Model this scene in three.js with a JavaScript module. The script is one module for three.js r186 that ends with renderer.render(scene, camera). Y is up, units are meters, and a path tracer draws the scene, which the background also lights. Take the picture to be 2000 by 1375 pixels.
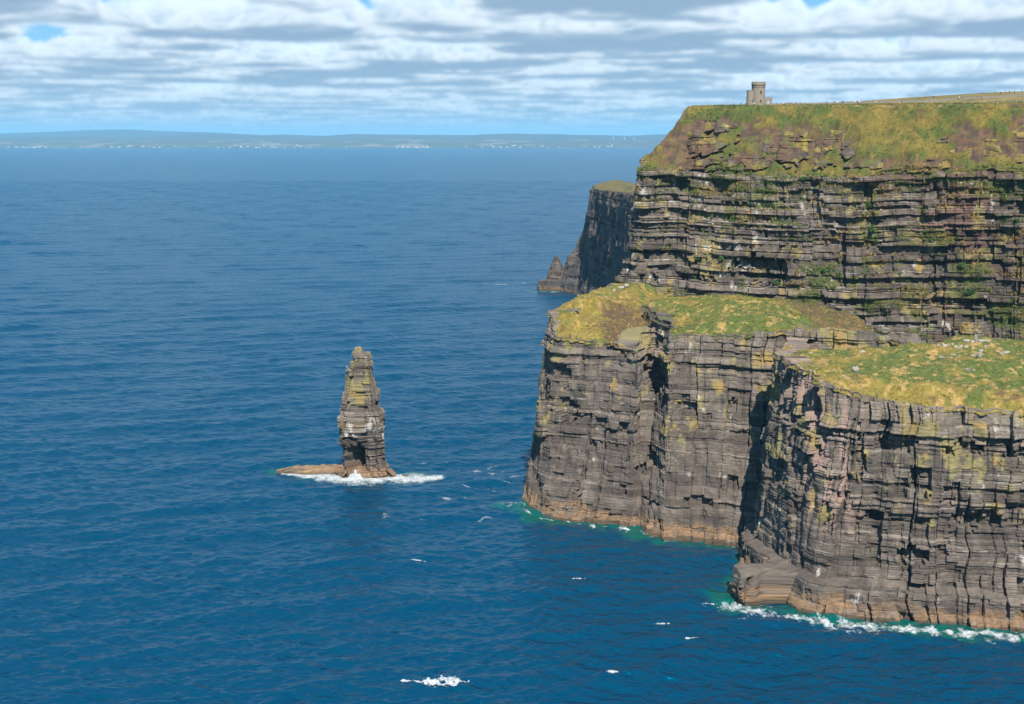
import * as THREE from 'three';
import { mergeGeometries } from 'three/addons/utils/BufferGeometryUtils.js';
import { MarchingCubes } from 'three/addons/objects/MarchingCubes.js';
import { Brush, Evaluator, SUBTRACTION } from 'three-bvh-csg';

// ------------------------------------------------------------------ camera, sky, sun, exposure
// x runs right, z towards the viewer; "d" below is the distance ahead of the lookout (d = -z).
const scene = new THREE.Scene();
const camera = new THREE.PerspectiveCamera(30.7525, 1024 / 704, 1, 120000);
camera.position.set(0, 174, 0);
camera.rotation.set(THREE.MathUtils.degToRad(-9.5255), 0, 0);
scene.add(camera);

const renderer = new THREE.WebGLRenderer({ antialias: true });
renderer.toneMapping = THREE.LinearToneMapping;
renderer.toneMappingExposure = 2.0;
renderer.shadowMap.enabled = true;

const SUN_AZ = THREE.MathUtils.degToRad(8), SUN_EL = THREE.MathUtils.degToRad(50);
const sunDir = new THREE.Vector3(Math.sin(SUN_AZ) * Math.cos(SUN_EL), Math.sin(SUN_EL), Math.cos(SUN_AZ) * Math.cos(SUN_EL));
const sun = new THREE.DirectionalLight(new THREE.Color(1, 0.93, 0.82), 5);
sun.name = 'sun';
sun.position.copy(sunDir).multiplyScalar(2000).add(new THREE.Vector3(120, 0, -600));
sun.target.position.set(120, 60, -600);
sun.castShadow = true;
sun.shadow.mapSize.set(4096, 4096);
Object.assign(sun.shadow.camera, { left: -500, right: 500, top: 500, bottom: -500, near: 100, far: 4000 });
scene.add(sun, sun.target);

// ------------------------------------------------------------------ noise
const clamp = (x, a = 0, b = 1) => (x < a ? a : x > b ? b : x);
const lerp = (a, b, t) => a + (b - a) * t;
const smooth = (a, b, x) => { const t = clamp((x - a) / (b - a)); return t * t * (3 - 2 * t); };
function rng(seed) { let a = seed >>> 0; return () => { a = (a + 0x6d2b79f5) | 0; let t = Math.imul(a ^ (a >>> 15), 1 | a); t = (t + Math.imul(t ^ (t >>> 7), 61 | t)) ^ t; return ((t ^ (t >>> 14)) >>> 0) / 4294967296; }; }
const hash = (a, b = 0, c = 0) => { let h = Math.imul(a | 0, 374761393) + Math.imul(b | 0, 668265263) + Math.imul(c | 0, 2147483647 ^ 0x5bd1e995); h = Math.imul(h ^ (h >>> 13), 1274126177); h ^= h >>> 16; h = Math.imul(h, 0x85ebca6b); return ((h ^ (h >>> 15)) >>> 0) / 4294967296; };
function vn(x, y, s = 0) {                                    // value noise, 0..1
  const ix = Math.floor(x), iy = Math.floor(y), fx = x - ix, fy = y - iy, u = fx * fx * (3 - 2 * fx), v = fy * fy * (3 - 2 * fy);
  const a = hash(ix, iy, s), b = hash(ix + 1, iy, s), c = hash(ix, iy + 1, s), d = hash(ix + 1, iy + 1, s);
  return a + (b - a) * u + (c - a) * v + (a - b - c + d) * u * v;
}
function fbm(x, y, o = 4, s = 0) { let r = 0, a = 0.5, n = 0; for (let i = 0; i < o; i++) { r += a * vn(x, y, s + i * 17); n += a; const t = x * 1.62 - y * 1.18; y = x * 1.18 + y * 1.62; x = t; a *= 0.5; } return r / n; }

// ------------------------------------------------------------------ sky: clear air and a broken layer of low cumulus, the same all the way round
{
  const W = 4096, H = 2048, data = new Float32Array(W * H * 4);
  const N2 = 1024, cell2 = 90, cov = new Float32Array(N2 * N2);           // cloud cover seen from above, wraps
  const per = (x, y, f, s) => { const X = x * f, Y = y * f, ix = Math.floor(X), iy = Math.floor(Y), fx = X - ix, fy = Y - iy, u = fx * fx * (3 - 2 * fx), v = fy * fy * (3 - 2 * fy), w = (k) => ((k % f) + f) % f; const a = hash(w(ix), w(iy), s), b = hash(w(ix + 1), w(iy), s), c = hash(w(ix), w(iy + 1), s), d = hash(w(ix + 1), w(iy + 1), s); return a + (b - a) * u + (c - a) * v + (a - b - c + d) * u * v; };
  for (let j = 0; j < N2; j++) for (let i = 0; i < N2; i++) {
    const x = i / N2, y = j / N2; let r = 0, a = 0.30;
    r += 0.08 * per(x, y, 9, 3); for (let k = 0, f = 41; k < 5; k++, f *= 2) { r += a * per(x, y, f, 11 + k); a *= 0.56; }
    cov[j * N2 + i] = r / 0.72;
  }
  const N3 = 48, n3 = new Float32Array(N3 ** 3);
  { const v = (x, y, z, s) => hash(x + 97 * z, y, s); for (let k = 0; k < N3; k++) for (let j = 0; j < N3; j++) for (let i = 0; i < N3; i++) { let r = 0, a = 0.55, f = 6; for (let o = 0; o < 3; o++, f *= 2, a *= 0.55) { const X = i / N3 * f, Y = j / N3 * f, Z = k / N3 * f, ix = Math.floor(X), iy = Math.floor(Y), iz = Math.floor(Z), fx = X - ix, fy = Y - iy, fz = Z - iz, m = (q) => q % f; const e = (p, q, w) => v(m(ix + p), m(iy + q), m(iz + w), o + 5); const l = (p, q, t) => p + (q - p) * t; r += a * l(l(l(e(0, 0, 0), e(1, 0, 0), fx), l(e(0, 1, 0), e(1, 1, 0), fx), fy), l(l(e(0, 0, 1), e(1, 0, 1), fx), l(e(0, 1, 1), e(1, 1, 1), fx), fy), fz); } n3[(k * N3 + j) * N3 + i] = r / 1.02; } }
  const c2 = (x, z) => { const X = x / cell2 + 5e4, Z = z / cell2 + 5e4, ix = Math.floor(X), iz = Math.floor(Z), fx = X - ix, fz = Z - iz, a = ix & 1023, b = (ix + 1) & 1023, c = (iz & 1023) << 10, d = ((iz + 1) & 1023) << 10; return lerp(lerp(cov[c + a], cov[c + b], fx), lerp(cov[d + a], cov[d + b], fx), fz); };
  const c3 = (x, y, z) => { const X = x + 4800, Y = y + 480, Z = z + 4800, ix = Math.floor(X), iy = Math.floor(Y), iz = Math.floor(Z), fx = X - ix, fy = Y - iy, fz = Z - iz, a = ix % N3, b = (ix + 1) % N3, c = (iy % N3) * N3, d = ((iy + 1) % N3) * N3, e = (iz % N3) * N3 * N3, f = ((iz + 1) % N3) * N3 * N3; return lerp(lerp(lerp(n3[e + c + a], n3[e + c + b], fx), lerp(n3[e + d + a], n3[e + d + b], fx), fy), lerp(lerp(n3[f + c + a], n3[f + c + b], fx), lerp(n3[f + d + a], n3[f + d + b], fx), fy), fz); };
  const OX = 55000, OZ = 12000, SKY = 0.50, BASE = 1250, TH = 700;
  const dens = (x, y, z) => {                                            // cumulus: flat base, heaped top
    const h = (y - BASE) / TH; if (h < 0 || h > 1) return 0;
    const T = (c2(x + OX, z + OZ) - 0.445 - 0.22 * smooth(13500, 7000, Math.hypot(x, z))) * 4.6; if (T < -0.25) return 0;
    const e = c3(x / 48, y / 48, z / 48) - 0.5, d = Math.min(T, 0.8) - h * 0.95 + e * 1.5;
    return d <= 0 ? 0 : clamp(d * 7) * smooth(0, 0.06, h);
  };
  const air = (el) => { const k = Math.exp(-Math.max(el, 0) * 7), m = Math.exp(-Math.max(el, 0) * 1.6); return [lerp(lerp(0.01, 0.05, m), 0.46, k), lerp(lerp(0.20, 0.50, m), 0.76, k), lerp(lerp(0.60, 1.0, m), 0.98, k)]; };
  const shade = (az, el, steps) => {
    const c = air(el), se = Math.sin(el), dx = Math.cos(az) * Math.cos(el), dz = Math.sin(az) * Math.cos(el);
    if (se < 0.004) return c; steps = Math.round(steps * (1 + 1.6 * smooth(0.06, 0.015, se)));
    let t = BASE / se; const far = Math.min((BASE + TH) / se, 170000), dt = (far - t) / steps;
    t += dt * 0.5;
    let tr = 1, L = 0, A = 0, haze = 0, wsum = 0;
    for (let i = 0; i < steps && tr > 0.03; i++, t += dt) {
      const x = dx * t, y = se * t, z = dz * t, d = dens(x, y, z);
      if (d <= 0) continue;
      let tau = 0; for (let k = 1; k <= 4; k++) { const q = k * k * 26; tau += dens(x + sunDir.x * q, y + sunDir.y * q, z + sunDir.z * q) * (2 * k - 1) * 26; }
      const a = 1 - Math.exp(-d * dt * 0.0085), h = (y - BASE) / TH, lit = Math.exp(-tau * 0.0085) * 0.72 + Math.exp(-tau * 0.0016) * 0.28;
      L += tr * a * lit; A += tr * a * (0.70 + 0.30 * smooth(0, 0.5, h)); haze += tr * a * t; wsum += tr * a; tr *= 1 - a;
    }
    if (wsum < 1e-4) return c;
    const f = 1 - Math.exp(-(haze / wsum) / 100000);
    const col = [0.82 * L + 0.24 * A, 0.77 * L + 0.42 * A, 0.65 * L + 0.66 * A];
    const hz = air(0.035);
    return c.map((b, k) => b * (1 - wsum) + wsum * lerp(col[k] / Math.max(wsum, 1e-4), hz[k], f));
  };
  const put = (row, col, c) => { const o = (row * W + col) * 4; data[o] = c[0] * SKY; data[o + 1] = c[1] * SKY; data[o + 2] = c[2] * SKY; data[o + 3] = 1; };
  const ground = [0.05, 0.13, 0.22];
  const fineTop = 1024 + Math.round(11 / 180 * H);
  for (let row = 0; row < 1024; row++) for (let col = 0; col < W; col++) put(row, col, ground);
  for (let row = 1024; row < fineTop; row++) for (let col = 0; col < W; col++) put(row, col, shade(((col + 0.5) / W - 0.5) * 2 * Math.PI, ((row + 0.5) / H - 0.5) * Math.PI, 64));
  const Q = 8, cw = W / Q, rows = Math.ceil((H - fineTop) / Q) + 2, low = new Float32Array(cw * rows * 3);
  for (let r = 0; r < rows; r++) for (let c = 0; c < cw; c++) low.set(shade((c / cw - 0.5) * 2 * Math.PI, Math.min(((fineTop + r * Q) / H - 0.5) * Math.PI, 1.5707), 26), (r * cw + c) * 3);
  for (let row = fineTop; row < H; row++) for (let col = 0; col < W; col++) {
    const r = (row - fineTop) / Q, c = col / Q, r0 = Math.floor(r), c0 = Math.floor(c), fr = r - r0, fc = c - c0, a = (r0 * cw + c0) * 3, b = (r0 * cw + (c0 + 1) % cw) * 3, e = a + cw * 3, f = b + cw * 3;
    put(row, col, [0, 1, 2].map((k) => lerp(lerp(low[a + k], low[b + k], fc), lerp(low[e + k], low[f + k], fc), fr)));
  }
  const sky = new THREE.DataTexture(data, W, H, THREE.RGBAFormat, THREE.FloatType);
  sky.mapping = THREE.EquirectangularReflectionMapping; sky.magFilter = THREE.LinearFilter; sky.needsUpdate = true;
  scene.background = sky; scene.environment = sky;
}
scene.fog = new THREE.FogExp2(new THREE.Color(0.26, 0.66, 1.0), 0.000027);
console.log('sky done');

// ------------------------------------------------------------------ naming helpers
const taken = new Map();
const numbered = (n) => { const k = taken.get(n) || 0; taken.set(n, k + 1); return k ? n + '_' + String(k).padStart(3, '0') : n; };
const shadowed = (o) => { o.traverse((m) => { if (m.isMesh) { m.castShadow = true; m.receiveShadow = true; } }); return o; };
function tag(o, label, category, group) { o.userData.label = label; if (category) o.userData.category = category; if (group) o.userData.group = group; return o; }
function thing(name, label, category, x = 0, y = 0, d = 0, group) { const g = new THREE.Group(); g.name = numbered(name); g.position.set(x, y, -d); tag(g, label, category, group); scene.add(g); return g; }
function structure(o) { o.userData.kind = 'structure'; return o; }
function stuff(o) { o.userData.kind = 'stuff'; return o; }
function part(parent, name, geometry, material) { const m = new THREE.Mesh(geometry, material); m.name = name; m.castShadow = m.receiveShadow = true; parent.add(m); return m; }
function geo(pos, idx, { color, uv, normals, colorSize = 3 } = {}) {
  const g = new THREE.BufferGeometry();
  g.setAttribute('position', new THREE.BufferAttribute(pos instanceof Float32Array ? pos : new Float32Array(pos), 3));
  if (color) g.setAttribute('color', new THREE.BufferAttribute(color instanceof Float32Array ? color : new Float32Array(color), colorSize));
  if (uv) g.setAttribute('uv', new THREE.BufferAttribute(uv instanceof Float32Array ? uv : new Float32Array(uv), 2));
  if (idx) g.setIndex(new THREE.BufferAttribute(idx instanceof Uint32Array ? idx : new Uint32Array(idx), 1));
  if (normals) g.computeVertexNormals();
  return g;
}

// ------------------------------------------------------------------ materials
function field(n, f, srgb = false) {                              // a tiling grey or colour map
  const a = new Uint8Array(n * n * 4);
  for (let j = 0; j < n; j++) for (let i = 0; i < n; i++) { const c = f(i / n, j / n), o = (j * n + i) * 4; for (let k = 0; k < 3; k++) a[o + k] = clamp(Array.isArray(c) ? c[k] : c) * 255; a[o + 3] = 255; }
  const t = new THREE.DataTexture(a, n, n); t.wrapS = t.wrapT = THREE.RepeatWrapping; t.magFilter = THREE.LinearFilter; if (srgb) t.colorSpace = THREE.SRGBColorSpace; t.needsUpdate = true; return t;
}
const tile = (x, y, fx, fy, s) => { const X = x * fx, Y = y * fy, ix = Math.floor(X), iy = Math.floor(Y), a = X - ix, b = Y - iy, u = a * a * (3 - 2 * a), v = b * b * (3 - 2 * b), h = (p, q) => hash((ix + p) % fx, (iy + q) % fy, s); return lerp(lerp(h(0, 0), h(1, 0), u), lerp(h(0, 1), h(1, 1), u), v); };
const tiles = (x, y, fx, fy, o, s) => { let r = 0, a = 0.5, n = 0; for (let i = 0; i < o; i++) { r += a * tile(x, y, fx, fy, s + i); n += a; a *= 0.6; fx *= 2; fy *= 2; } return r / n; };
const rockGrain = field(1024, (x, y) => { const l = tiles(x, y, 6, 48, 3, 2), g = tiles(x, y, 64, 64, 3, 9), b = tiles(x, y, 5, 7, 4, 21); const v = 0.30 + 0.42 * l * 0.9 + 0.32 * g + 0.3 * (b - 0.5); return [v * 1.02, v, v * 0.97]; });
const rockBump = field(1024, (x, y) => 0.55 * tiles(x, y, 5, 60, 3, 4) + 0.45 * tiles(x, y, 40, 40, 4, 31));
const turfGrain = field(512, (x, y) => { const g = tiles(x, y, 48, 48, 3, 41), b = tiles(x, y, 9, 9, 3, 47), v = 0.36 + 0.6 * g + 0.24 * (b - 0.5); return [v * (1 + 0.12 * (b - 0.5)), v, v * 0.9]; });
const turfBump = field(512, (x, y) => tiles(x, y, 40, 40, 4, 55));
const rip = (() => {                                              // wind ripples, an 88 m tile of crossing wave trains
  const n = 2048, h = new Float32Array(n * n), sx = new Float32Array(n), cx = new Float32Array(n);
  for (let k = 0; k < 90; k++) {
    const l = 1.3 * Math.pow(11, hash(k, 1, 77)), a = 1.5708 - 0.25 + (hash(k, 2, 77) + hash(k, 4, 77) - 1) * 1.15, kx = Math.round(88 / l * Math.cos(a)), ky = Math.round(88 / l * Math.sin(a)), p = hash(k, 3, 77), A = l * 0.0048;
    for (let i = 0; i < n; i++) { const t = 6.283185 * (kx * i / n + p); sx[i] = Math.sin(t) * A; cx[i] = Math.cos(t) * A; }
    for (let j = 0; j < n; j++) { const t = 6.283185 * ky * j / n, s = Math.sin(t), c = Math.cos(t), o = j * n; for (let i = 0; i < n; i++) h[o + i] += sx[i] * c + cx[i] * s; }
  }
  let m = 0; for (let i = 0; i < h.length; i += 97) m = Math.max(m, Math.abs(h[i]));
  const d = new Float32Array(n * n * 4); for (let i = 0; i < h.length; i++) { const v = clamp(0.5 + h[i] / (2 * m)); d[i * 4] = d[i * 4 + 1] = d[i * 4 + 2] = v; d[i * 4 + 3] = 1; }
  const t = new THREE.DataTexture(d, n, n, THREE.RGBAFormat, THREE.FloatType); t.wrapS = t.wrapT = THREE.RepeatWrapping; t.magFilter = THREE.LinearFilter; t.needsUpdate = true; t.userData.range = 2 * m; return t;
})();
const M = {};
M.rock = new THREE.MeshStandardMaterial({ name: 'rock', vertexColors: true, map: rockGrain, bumpMap: rockBump, bumpScale: 0.22, roughness: 0.95, flatShading: true });
M.turf = new THREE.MeshStandardMaterial({ name: 'turf', vertexColors: true, map: turfGrain, bumpMap: turfBump, bumpScale: 0.25, roughness: 1 });
M.blade = new THREE.MeshStandardMaterial({ name: 'grass_blade', color: new THREE.Color(1, 1, 1), roughness: 1, side: THREE.DoubleSide });
M.leaf = new THREE.MeshStandardMaterial({ name: 'leaf', color: new THREE.Color(0.045, 0.10, 0.018), roughness: 0.9, side: THREE.DoubleSide });
M.foam = new THREE.MeshStandardMaterial({ name: 'foam', vertexColors: true, transparent: true, roughness: 0.9 });
M.sea = new THREE.MeshPhysicalMaterial({ name: 'sea_water', vertexColors: true, roughness: 0.28, ior: 1.45, specularIntensity: 0.7, specularColor: new THREE.Color(0.0, 0.62, 1), bumpMap: rip, bumpScale: rip.userData.range * 1.0 });
M.land = new THREE.MeshStandardMaterial({ name: 'far_land', vertexColors: true, roughness: 1 });

// ------------------------------------------------------------------ layered rock
// A face is a sheet over (distance along the face, height). It is cut into beds, each its own mesh; every bed is broken by vertical joints into blocks that stand out or have fallen away.
const LV = [{ w: 12, h: 24 }, { w: 4.4, h: 9.5 }, { w: 2.0, h: 2.7 }];
function block(s, y, L, seed) {
  let i = Math.floor(s / L.w); const b = (k) => (k + (hash(k, 5, seed) - 0.5) * 0.7) * L.w;
  if (s < b(i)) i--; else if (s >= b(i + 1)) i++;
  const hh = L.h * (0.55 + 0.9 * hash(i, 7, seed)), j = Math.floor((y + hash(i, 9, seed) * hh) / hh);
  return hash(i, j, seed + 3);
}
function crack(s, y, L, seed, odds) {                                // narrow open joints between blocks
  const i = Math.round(s / L.w), b = (i + (hash(i, 5, seed) - 0.5) * 0.7) * L.w, run = Math.floor((y + hash(i, 15, seed) * 40) / 17);
  return hash(i, run, seed + 8) < odds ? smooth(0.38, 0.12, Math.abs(s - b)) : 0;
}
function makeBeds(y0, y1, seed, hard = [], thin = 1) {
  const r = rng(seed), cuts = [];
  let y = y0;
  while (y < y1 - 0.3) {
    const hb = hard.find((h) => Math.abs(h.y - y) < 0.8 && !h.used);
    let th = thin * (r() < 0.5 ? 0.45 + r() * 0.7 : 1.2 + r() * r() * 4), out = (r() - 0.5) * 1.0, tone = 0.78 + r() * 0.5;
    if (r() < 0.18) { out -= 0.9; tone *= 0.78; th = Math.min(th, 1.6); }
    if (r() < 0.12) { out += 0.7; tone *= 1.18; }
    if (hb) { hb.used = true; th = hb.th; out = hb.out; tone = hb.tone || 1.2; }
    else { const nx = hard.find((h) => !h.used && h.y > y + 0.4 && h.y < y + th + 0.5); if (nx) th = Math.max(0.4, nx.y - y); }
    th = Math.min(th, y1 - y); cuts.push({ y0: y, y1: y + th, out, tone, id: cuts.length }); y += th;
  }
  return cuts;
}
function rockFace(root, cfg) {
  const { n, ds, dy, beds, point, color, seed } = cfg, closed = !!cfg.closed, ox = root.position.x, oz = -root.position.z, oy = root.position.y;
  const amp = cfg.amp || [1.9, 0.95, 0.36], cav = cfg.cavities || [], yTop = cfg.yTop || (() => 1e9);
  const topLine = [];
  let prev = null;
  const rowAt = (bed, y, edge, rid) => {
    const P = new Float32Array(n * 3), C = new Float32Array(n * 3), U = new Float32Array(n * 2), ym = (bed.y0 + bed.y1) / 2;
    for (let i = 0; i < n; i++) {
      const s = i * ds, q = point(i, y), yt = yTop(i, q.x), wob = cfg.dip ? cfg.dip(s, q.x) : (fbm(s / 30, 3.3, 3, seed) - 0.5) * 0.9;
      const fc = s / 13 + (vn(y / 30, 7, seed) - 0.5) * 0.8, fi = Math.floor(fc); let yy = y + wob + (hash(fi, 77, seed) - 0.5) * (cfg.fault || 0) ;
      const sw = s + (vn(yy / 8, s / 40, seed + 5) - 0.5) * 2.2 + (vn(yy / 2.5, s / 9, seed + 6) - 0.5) * 0.5;
      const k1 = block(sw, ym, LV[0], seed), k2 = block(sw, ym, LV[1], seed + 20), k3 = block(sw, ym, LV[2], seed + 40);
      const big = fbm(s / 21, yy / 34, 3, seed + 60) - 0.5, jag = (vn(s / 3.1 + yy / 9, yy / 5.5, seed + 70) - 0.5) * 0.9;
      const rug = cfg.rug || 0.3 + 1.05 * smooth(0.38, 0.64, fbm(s / 17, yy / 13, 3, seed + 65));                        // broken and sound parts of the face
      let o = jag + amp[0] * ((k1 - 0.5) * 1.1 + big * 1.7) + rug * amp[1] * (k2 < 0.16 ? -1.5 : (k2 - 0.55) * 1.3) + rug * amp[2] * (k3 < 0.10 ? -2.2 : (k3 - 0.5) * 1.2);
      o += bed.out * (vn(s / 11, bed.id * 3.1, seed + 80) * 1.7 - 0.25) * (0.45 + 0.6 * rug) * (cfg.bedAmp ? cfg.bedAmp(yy) : 1) + (hash(rid, 3, seed) - 0.5) * 0.2 * rug + (vn(s / 1.4, yy / 0.7, seed + 90) - 0.5) * 0.24 - edge * 0.1;
      o -= (1.9 * crack(sw, ym, LV[0], seed, 0.45) + 1.1 * crack(sw, ym, LV[1], seed + 20, 0.22)) * rug * (cfg.crack === undefined ? 1 : cfg.crack);
      for (const c of cav) {
        const dx = (q.x + (Math.floor(sw / 1.5) + 0.5) * 1.5 - sw - c[0]) / c[2], dyy = ((cfg.exact ? yy : ym) + (vn(Math.floor(sw / 1.5), 2, seed) - 0.5) * 0.5 * c[3] - c[1]) / c[3]; if (Math.abs(dx) > 1.6 || Math.abs(dyy) > 1.6) continue;
        if (cfg.front && !cfg.front(q)) continue;
        const w = Math.pow(Math.abs(dx), 2.4) + Math.pow(Math.abs(dyy), 2.4) + (vn(s / 4, yy / 4, 7) - 0.5) * 0.9; o -= c[4] * smooth(1.12, 0.9, w) * (0.7 + 0.6 * k3);
      }
      if (cfg.extra) o += cfg.extra(s, yy, q);
      let inx = 0;
      if (yy > yt) { inx = Math.min((yy - yt) * 4 + 0.2, 9); yy = yt - 0.25 - 0.02 * Math.min(inx, 5); }
      const x = q.x + q.nx * (o - inx), d = q.d + q.nd * (o - inx);
      P[i * 3] = x - ox; P[i * 3 + 1] = yy - oy; P[i * 3 + 2] = -(d - oz);
      U[i * 2] = s / 14; U[i * 2 + 1] = yy / 14;
      if (!inx) topLine[i] = [x, d, yt];
      const c = color({ s, y: yy, x, bed, k1, k2, k3, o, edge, i, q });
      C[i * 3] = c[0]; C[i * 3 + 1] = c[1]; C[i * 3 + 2] = c[2];
    }
    return { P, C, U };
  };
  const meshes = [];
  for (const bed of beds) {
    const m = Math.max(1, Math.round((bed.y1 - bed.y0) / dy)), rows = prev ? [prev] : [];
    for (let r = 0; r <= m; r++) rows.push(rowAt(bed, lerp(bed.y0, bed.y1, r / m), r === 0 || r === m ? 1 : 0, bed.id * 41 + r));
    prev = rows[rows.length - 1];
    const R = rows.length, P = new Float32Array(R * n * 3), C = new Float32Array(R * n * 3), U = new Float32Array(R * n * 2), idx = [];
    rows.forEach((w, k) => { P.set(w.P, k * n * 3); C.set(w.C, k * n * 3); U.set(w.U, k * n * 2); });
    for (let r = 0; r < R - 1; r++) for (let i = 0; i < (closed ? n : n - 1); i++) { const j = (i + 1) % n, a = r * n + i, b = r * n + j, c = a + n, e = b + n; idx.push(a, b, e, a, e, c); }
    meshes.push(part(root, 'rock_bed', geo(P, idx, { color: C, uv: U }), M.rock));
  }
  if (closed && prev && cfg.cap !== false) {                         // close the top
    let cx = 0, cy = 0, cz = 0; for (let i = 0; i < n; i++) { cx += prev.P[i * 3] / n; cy += prev.P[i * 3 + 1] / n; cz += prev.P[i * 3 + 2] / n; }
    const K = 5, P = new Float32Array((K + 1) * n * 3), C = new Float32Array((K + 1) * n * 3), U = new Float32Array((K + 1) * n * 2), idx = [];
    for (let k = 0; k <= K; k++) for (let i = 0; i < n; i++) { const f = k / K, o = (k * n + i) * 3, px = lerp(prev.P[i * 3], cx, f), pz = lerp(prev.P[i * 3 + 2], cz, f); P[o] = px; P[o + 1] = lerp(prev.P[i * 3 + 1], cy, f) + (k ? (vn(px / 1.3 + 40, pz / 1.3, seed) - 0.3) * (cfg.capLift || 0.8) : 0); P[o + 2] = pz; C.set(prev.C.subarray(i * 3, i * 3 + 3), o); U[(k * n + i) * 2] = px / 14; U[(k * n + i) * 2 + 1] = pz / 14; }
    for (let k = 0; k < K; k++) for (let i = 0; i < n; i++) { const j = (i + 1) % n, a = k * n + i, b = k * n + j, c = a + n, e = b + n; idx.push(a, b, e, a, e, c); }
    part(root, 'rock_top', geo(P, idx, { color: C, uv: U }), M.rock);
  }
  return topLine;
}
// a face over a plan line given as [base x, base d, top x, top d] from left to right as seen from the sea
function planLine(cols, y0, y1, ds) {
  const len = [0]; for (let k = 1; k < cols.length; k++) len[k] = len[k - 1] + Math.hypot((cols[k][0] + cols[k][2] - cols[k - 1][0] - cols[k - 1][2]) / 2, (cols[k][1] + cols[k][3] - cols[k - 1][1] - cols[k - 1][3]) / 2);
  const n = Math.floor(len[len.length - 1] / ds), at = (s) => { s = clamp(s, 0, len[len.length - 1] - 1e-3); let k = 1; while (len[k] < s) k++; const f = (s - len[k - 1]) / (len[k] - len[k - 1]); return cols[k].map((v, c) => lerp(cols[k - 1][c], v, f)); };
  const A = [], N = [];
  for (let i = 0; i < n; i++) {
    A.push(at(i * ds)); const a = at(i * ds - 2.6), b = at(i * ds + 2.6), tx = b[0] + b[2] - a[0] - a[2], td = b[1] + b[3] - a[1] - a[3], l = Math.hypot(tx, td); N.push([td / l, -tx / l]);
  }
  return { n, cols: A, point: (i, y) => { const c = A[i], f = (y - y0) / (y1 - y0), nn = N[i]; return { x: lerp(c[0], c[2], f), d: lerp(c[1], c[3], f), nx: nn[0], nd: nn[1] }; } };
}
// rock colours
const mixc = (a, b, t) => [lerp(a[0], b[0], t), lerp(a[1], b[1], t), lerp(a[2], b[2], t)];
const GREY = [0.158, 0.133, 0.110], DARK = [0.072, 0.057, 0.047], PALE = [0.42, 0.40, 0.36], LICHEN = [0.26, 0.225, 0.085], ORANGE = [0.40, 0.24, 0.05], TIDE = [0.215, 0.135, 0.075], GUANO = [0.62, 0.60, 0.57], PINK = [0.38, 0.26, 0.22], RUST = [0.105, 0.060, 0.045], MOSS = [0.10, 0.105, 0.025];
function rockColor(c, { dark = 0.4, lichen = 0, guano = 0, seed = 0, tide = 0, moss = 0, rust = 0, pink = 0 }) {
  const g = fbm(c.s / 9, c.y / 5, 4, seed + 200), fine = vn(c.s / 0.9, c.y / 0.5, seed + 210), wide = fbm(c.s / 30, c.y / 22, 3, seed + 220);
  let k = mixc(GREY, DARK, clamp(dark + (g - 0.5) * 1.5));
  if (rust) k = mixc(k, RUST, rust * smooth(0.4, 0.6, wide));
  const t = c.bed.tone * (0.80 + 0.20 * c.k3 + 0.22 * c.k2) * (0.84 + 0.32 * fine);
  k = k.map((v) => v * t);
  if (pink) k = mixc(k, PINK, pink * smooth(0.45, 0.62, fbm(c.s / 3, c.y / 11, 4, seed + 230)));
  if (lichen) { const l = fbm(c.s / 5.5, c.y / 7, 4, seed + 240) + 0.18 * (c.k2 - 0.5) + 0.14 * (fine - 0.5); k = mixc(k, mixc(LICHEN, ORANGE, smooth(0.5, 0.7, fbm(c.s / 6, c.y / 4, 3, seed + 250)) * 0.55), smooth(0.68 - 0.36 * lichen, 0.80 - 0.36 * lichen, l) * 0.8); }
  if (moss) k = mixc(k, MOSS, smooth(0.70 - 0.34 * moss, 0.80 - 0.34 * moss, fbm(c.s / 8, c.y / 3.5, 4, seed + 260) + 0.1 * (fine - 0.5)) * 0.85);
  if (guano) { const v = fbm(c.s / 2.4, c.y / 4.5, 5, seed + 270) * (0.62 + 0.5 * fbm(c.s / 14, c.y / 9, 3, seed + 280)), h = c.edge && c.bed.out > 0.15 ? smooth(0.58, 0.72, fbm(c.s / 5, c.bed.id * 1.7, 3, seed + 290)) : 0; k = mixc(k, GUANO, clamp(smooth(0.70 - 0.2 * guano, 0.82 - 0.2 * guano, v) * 0.7 + h * 0.75 * Math.min(1, guano * 2))); }
  if (tide) { const top = tide * (0.55 + 0.9 * fbm(c.s / 7, 1.5, 4, seed + 300)); k = mixc(k, TIDE.map((q) => q * (0.7 + 0.6 * fine)), smooth(top + 1.4, top - 1.2, c.y + (g - 0.5) * 5) * (0.35 + 0.65 * smooth(0.3, 0.6, fbm(c.s / 4, c.y / 2, 3, seed + 310)))); if (c.y < 1.1 + (g - 0.5) * 2.4) k = mixc(k, [0.05, 0.038, 0.026], 0.8); }
  return k;
}

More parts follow.
